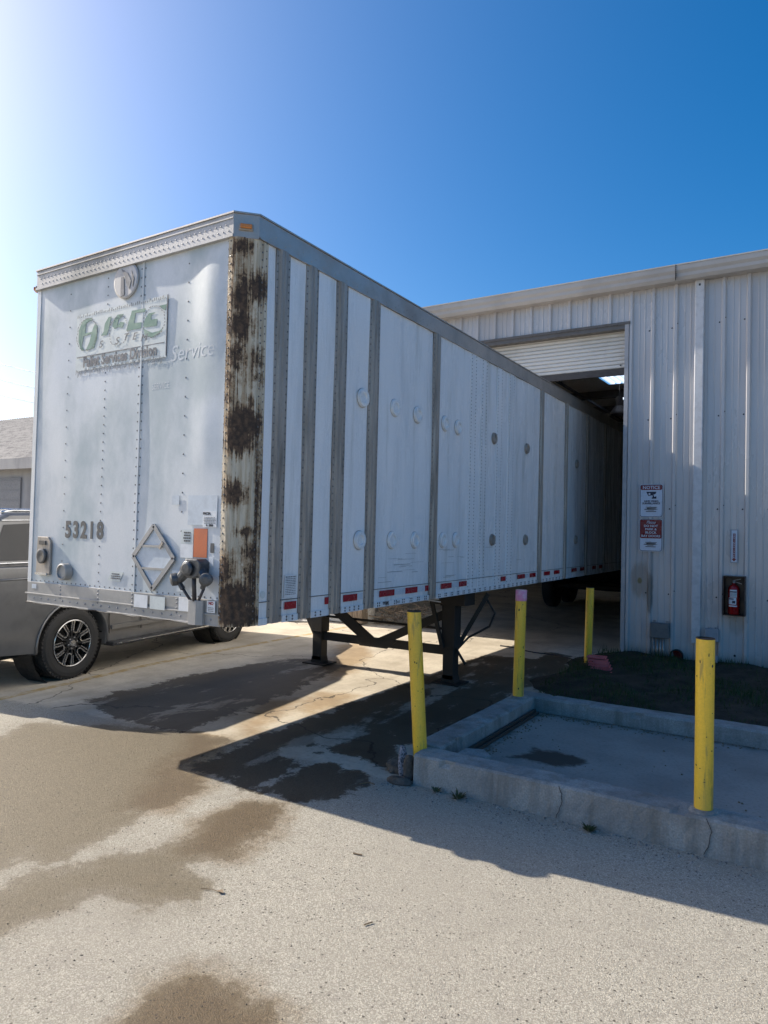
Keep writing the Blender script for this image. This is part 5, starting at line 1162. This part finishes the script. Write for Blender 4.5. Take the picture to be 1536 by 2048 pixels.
# greenhouse
gh = [(-1.12, 1.29), (-1.02, 1.55), (-.86, 1.80), (-.70, 1.865), (.3, 1.90), (1.4, 1.89), (1.95, 1.84), (2.5, 1.55), (2.98, 1.27)]
def inw(z): return .035 + .19 * max(0, (z - 1.28)) / .62
mb = MB(); n_ = len(gh); mb.v = [C(s, -inw(z), z) for s, z in gh] + [C(s, -WID + inw(z), z) for s, z in gh]
mb.f = [tuple(range(n_)), tuple(range(2 * n_ - 1, n_ - 1, -1))] + [(i, (i + 1) % n_, n_ + (i + 1) % n_, n_ + i) for i in range(n_)]; mb.mi = [0] * len(mb.f)
mb.build('cabin', 'car', suv, bevel=.04)
def pane(pts, name='side_window'):
    for sg in (0, 1):
        mb = MB(); P_ = [C(s, (-inw(z) + .006) if sg == 0 else (-WID + inw(z) - .006), z) for s, z in pts]; mb.add(P_, [tuple(range(len(P_)))]); mb.build(name, 'glass', suv)
pane([(-.95, 1.36), (-.92, 1.52), (-.80, 1.73), (-.02, 1.775), (.02, 1.36)]); pane([(.10, 1.36), (.07, 1.775), (.95, 1.785), (1.02, 1.36)]); pane([(1.12, 1.36), (1.05, 1.785), (1.78, 1.77), (2.25, 1.55), (2.52, 1.36)])
mb = MB(); mb.add([C(-1.105, -.16, 1.36), C(-.97, -.22, 1.70), C(-.97, -WID + .22, 1.70), C(-1.105, -WID + .16, 1.36)], [(0, 1, 2, 3)])
mb.v = [tuple(Vector(v) - U * .035) for v in mb.v]; mb.build('rear_window', 'glass', suv)
mb = MB(); mb.add([C(2.06, -.24, 1.79), C(2.93, -.14, 1.32), C(2.93, -WID + .14, 1.32), C(2.06, -WID + .24, 1.79)], [(0, 1, 2, 3)]); mb.v = [tuple(Vector(v) + U * .02 + Vector((0, 0, .02))) for v in mb.v]; mb.build('windscreen', 'glass', suv)
for w_ in (-.27, -WID + .27):
    mb = MB(); mb.path([C(-.75, w_, 1.86), C(-.62, w_, 1.885), C(.5, w_, 1.915), C(1.6, w_, 1.90), C(1.78, w_, 1.86)], .018, 8); mb.build('roof_rail', 'chrome', suv, smooth=True)
mb = MB(); mb.path([C(-.96, .006 - inw(1.34), 1.335), C(2.55, .006 - inw(1.34), 1.335)], .010, 6); mb.path([C(-.82, .004 - inw(1.76), 1.775), C(.3, .004 - inw(1.8), 1.805), C(1.8, .004 - inw(1.8), 1.80)], .008, 6); mb.build('window_trim', 'chrome', suv)
mb = MB(); 
for s_ in (.55, 1.55): mb.box(0, 0, 0, 0, 0, 0) if False else mb.beam(C(s_, .045, 1.12), C(s_ + .2, .045, 1.12), .025, .03)
mb.build('door_handle', 'chrome', suv)
mb = MB()
for s_ in (.52, 1.06, 2.10): mb.beam(C(s_, .028, .45), C(s_, .022 - .02, 1.27), .008, .008, U)
mb.build('door_gaps', 'black', suv)
mb = MB(); mb.beam(C(.50, .045, .33), C(2.55, .045, .33), .16, .05); mb.build('running_board', 'plastic', suv, bevel=.01)
mb = MB(); mb.beam(C(.54, .128, .335), C(2.52, .128, .335), .008, .014); mb.build('running_board_highlight', 'chrome', suv)  # pale strip added as the highlight along the board's edge
mb = MB(); mb.beam(C(.55, .036, .52), C(2.48, .036, .52), .02, .05); mb.build('door_moulding', 'car', suv)
mb = MB(); mb.path([C(-1.05, .008, 1.17), C(.3, .013, 1.165), C(2.6, .012, 1.14), C(3.5, .004, 1.08)], .012, 6); mb.build('shoulder_crease', 'car', suv, smooth=True)
mb = MB(); mb.box(0, 0, 0, 0, 0, 0) if False else mb.beam(C(-1.22, -.05, .56), C(-1.22, -WID + .05, .56), .14, .26, (0, 0, 1)); mb.build('rear_bumper', 'car', suv, bevel=.04)
mb = MB(); mb.beam(C(-1.205, -.10, .95), C(-1.165, -.10, 1.25), .03, .17, Nn); mb.beam(C(-1.205, -WID + .10, .95), C(-1.165, -WID + .10, 1.25), .03, .17, Nn); mb.build('tail_lamp', 'taillamp', suv, bevel=.01)
mb = MB(); mb.beam(C(3.98, -.15, .90), C(3.85, -.15, 1.02), .04, .3, Nn); mb.beam(C(3.98, -WID + .15, .90), C(3.85, -WID + .15, 1.02), .04, .3, Nn); mb.build('head_lamp', 'chrome', suv, bevel=.01)
mb = MB(); mb.beam(C(4.07, -.4, .85), C(4.07, -WID + .4, .85), .04, .3); mb.build('grille', 'plastic', suv)
mb = MB(); mb.box(0, 0, 0, 0, 0, 0) if False else None
for w_, dw in ((.02, 1), (-WID - .02, -1)):
    mb = MB(); mb.beam(C(2.18, w_ + dw * .05, 1.38), C(2.18, w_ + dw * .24, 1.40), .14, .20); mb.build('door_mirror', 'plastic', suv, bevel=.02)
for c_ in (0, WB):
    for w_ in (.022, ):
        mb = MB()
        A_ = [(c_ + .505 * math.cos(R_(a)), .40 + .485 * math.sin(R_(a))) for a in np.linspace(-5, 185, 20)]
        mb.path([C(s, w_, z) for s, z in A_], .014, 6); mb.build('wheel_arch_lip', 'car', suv, smooth=True)
mb = MB(); mb.beam(C(-1.1, -WID / 2, .36), C(3.9, -WID / 2, .36), WID - .5, .12); mb.build('underbody', 'black', suv)
for c_ in (0, WB):
    mb = MB(); mb.lathe([(.50, .04), (.50, .34), (.001, .34)], C(c_, -.02, .42), -Nn, 24, cap=False); mb.build('wheel_well', 'black', suv)
def suv_wheel(s_, near_side):
    w_ = 0 if near_side else -WID; ax = Nn if near_side else -Nn; c = Vector(C(s_, w_, RW))
    mb = MB(); T_ = -.27
    mb.lathe([(.262, -.01), (.285, .002), (.33, .010), (.37, .004), (.392, -.018), (.402, -.035), (.405, -.06), (.401, -.064), (.405, -.068), (.405, -.10), (.398, -.104), (.398, -.112), (.405, -.116), (.405, -.155), (.398, -.159), (.398, -.167), (.405, -.171), (.405, -.205), (.401, -.209), (.405, -.213), (.402, -.235), (.385, -.26), (.33, T_), (.27, T_)], c, ax, 56, close=True)
    # shoulder tread blocks
    a_ = ax.orthogonal().normalized(); a_ = Vector((0, 0, 1)); b_ = ax.cross(a_)
    for i in range(56):
        t = 2 * math.pi * i / 56; rd = a_ * math.cos(t) + b_ * math.sin(t); tg = -a_ * math.sin(t) + b_ * math.cos(t)
        for o0, o1 in ((-.055, -.012), (-.25, -.215)):
            pts_ = [c + rd * r_ + ax * o + tg * (q * .013) for r_, o in ((.39, o0), (.39, o1)) for q in (-1, 1)]
            p = c + rd * .396 + ax * ((o0 + o1) / 2); mb.beam(p + ax * (o1 - o0) * -.5, p + ax * (o1 - o0) * .5, .024, .022, rd)
    ty = mb.build('wheel', 'tyre', suv, bevel=0)
    mb = MB(); mb.lathe([(.268, -.012), (.262, .004), (.252, .004), (.246, -.02), (.235, -.17), (.001, -.17)], c, ax, 48, cap=False); rim = mb.build('rim', 'rimdark', ty, smooth=False)
    mbd = MB(); mbb = MB()
    mbb.lathe([(.250, .0045), (.256, .0085), (.264, .0045)], c, ax, 56, cap=False)
    for k in range(6):
        t = 2 * math.pi * (k + .25) / 6
        def pt(r_, da, o): 
            tt = t + da; return c + (a_ * math.cos(tt) + b_ * math.sin(tt)) * r_ + ax * o
        for sg in (-1, 1):
            # split spoke: dark body with a bright machined edge
            P_ = [pt(.06, sg * .10, -.012), pt(.06, sg * .45, -.012), pt(.135, sg * .29, -.008), pt(.252, sg * .33, -.004), pt(.252, sg * .21, -.004), pt(.13, sg * .10, -.008)]
            mbd.prism(P_, -ax * .04)
            e = [pt(.135, sg * .30, -.003), pt(.252, sg * .335, .0005)]; mbb.beam(e[0], e[1], .012, .009, ax)
            e = [pt(.14, sg * .10, -.004), pt(.252, sg * .205, .0005)]; mbb.beam(e[0], e[1], .009, .007, ax)
            e = [pt(.135, sg * .30, -.003), pt(.115, sg * .50, -.004)]; mbb.beam(e[0], e[1], .012, .009, ax)
        mbb.dome(pt(.062, .5, .002), ax, .011, .012, 6)
    mbd.lathe([(.085, -.03), (.08, -.006), (.045, .0), (.001, .0)], c, ax, 24)
    mbb.lathe([(.040, 0), (.036, .012), (.001, .014)], c, ax, 20)
    mbd.build('spokes', 'rimdark', ty); mbb.build('bright_edges', 'rimbright', ty)
for s_ in (0, WB): suv_wheel(s_, True); suv_wheel(s_, False)

# ------------------------------------------------------------------ background shed and power lines
sh = empty('shed', (-45, 26, 0), 'low grey shed with a pale corrugated metal roof, behind the parked SUV', 'building')
bx0, bx1, by0, by1 = -62, -30, 23.5, 36
mb = MB(); mb.box(bx0, bx1, by0, by1, 0, 5.15); 
for x_ in (bx0, bx1 - .1): mb.prism([(x_, by0, 5.151), (x_, by1, 5.151), (x_, (by0 + by1) / 2 - 1.2, 9.1)], (.1, 0, 0))
sw = mb.build('walls', 'shed', sh)
mb = MB(); n_ = 220
pr = []
for i in range(n_ + 1):
    x = bx0 - .6 + (bx1 - bx0 + 1.2) * i / n_; d = .035 if i % 2 else 0
    mb.v += [(x, by0 - .7, 5.35 + d), (x, (by0 + by1) / 2 - 1.2, 9.15 + d), (x, by1 + .7, 5.35 + d)]
mb.f = [f for i in range(n_) for f in ((3 * i, 3 * i + 3, 3 * i + 4, 3 * i + 1), (3 * i + 1, 3 * i + 4, 3 * i + 5, 3 * i + 2))]; mb.mi = [0] * len(mb.f); mb.build('roof', 'shedroof', sh, fix=False)
mb = MB(); mb.box(bx0 - .6, bx1 + .6, by0 - .75, by0 - .68, 4.75, 5.36); mb.build('fascia', 'shed', sh)
for x_ in (-58, -51.5, -45, -38.5):
    mb = MB(); mb.box(x_, x_ + 5, by0 - .08, by0 - .01, 0, 4.3)
    for k in range(7): mb.box(x_, x_ + 5, by0 - .10, by0 - .081, .6 * k + .02, .6 * k + .55)
    mb.build('bay_door', 'sheddoor', sh)
wz = [(14.0, 12.75), (12.75, 11.6), (11.55, 10.5)]
for k, (za, zb) in enumerate(wz):
    mb = MB(); pts = []
    for i in range(31):
        t = i / 30; x = -95 + 75 * t; u = (x + 54.6) / 5.0; z = za + (zb - za) * u * .98 + .0008 * (x + 52) ** 2
        pts.append((x, 30, z))
    mb.path(pts, .024, 5); tag(mb.build('power_line', 'wire', loc=(-55, 30, za)), ('highest', 'middle', 'lowest')[k] + ' of three thin power lines left of the trailer', 'power line', 'overhead power lines')
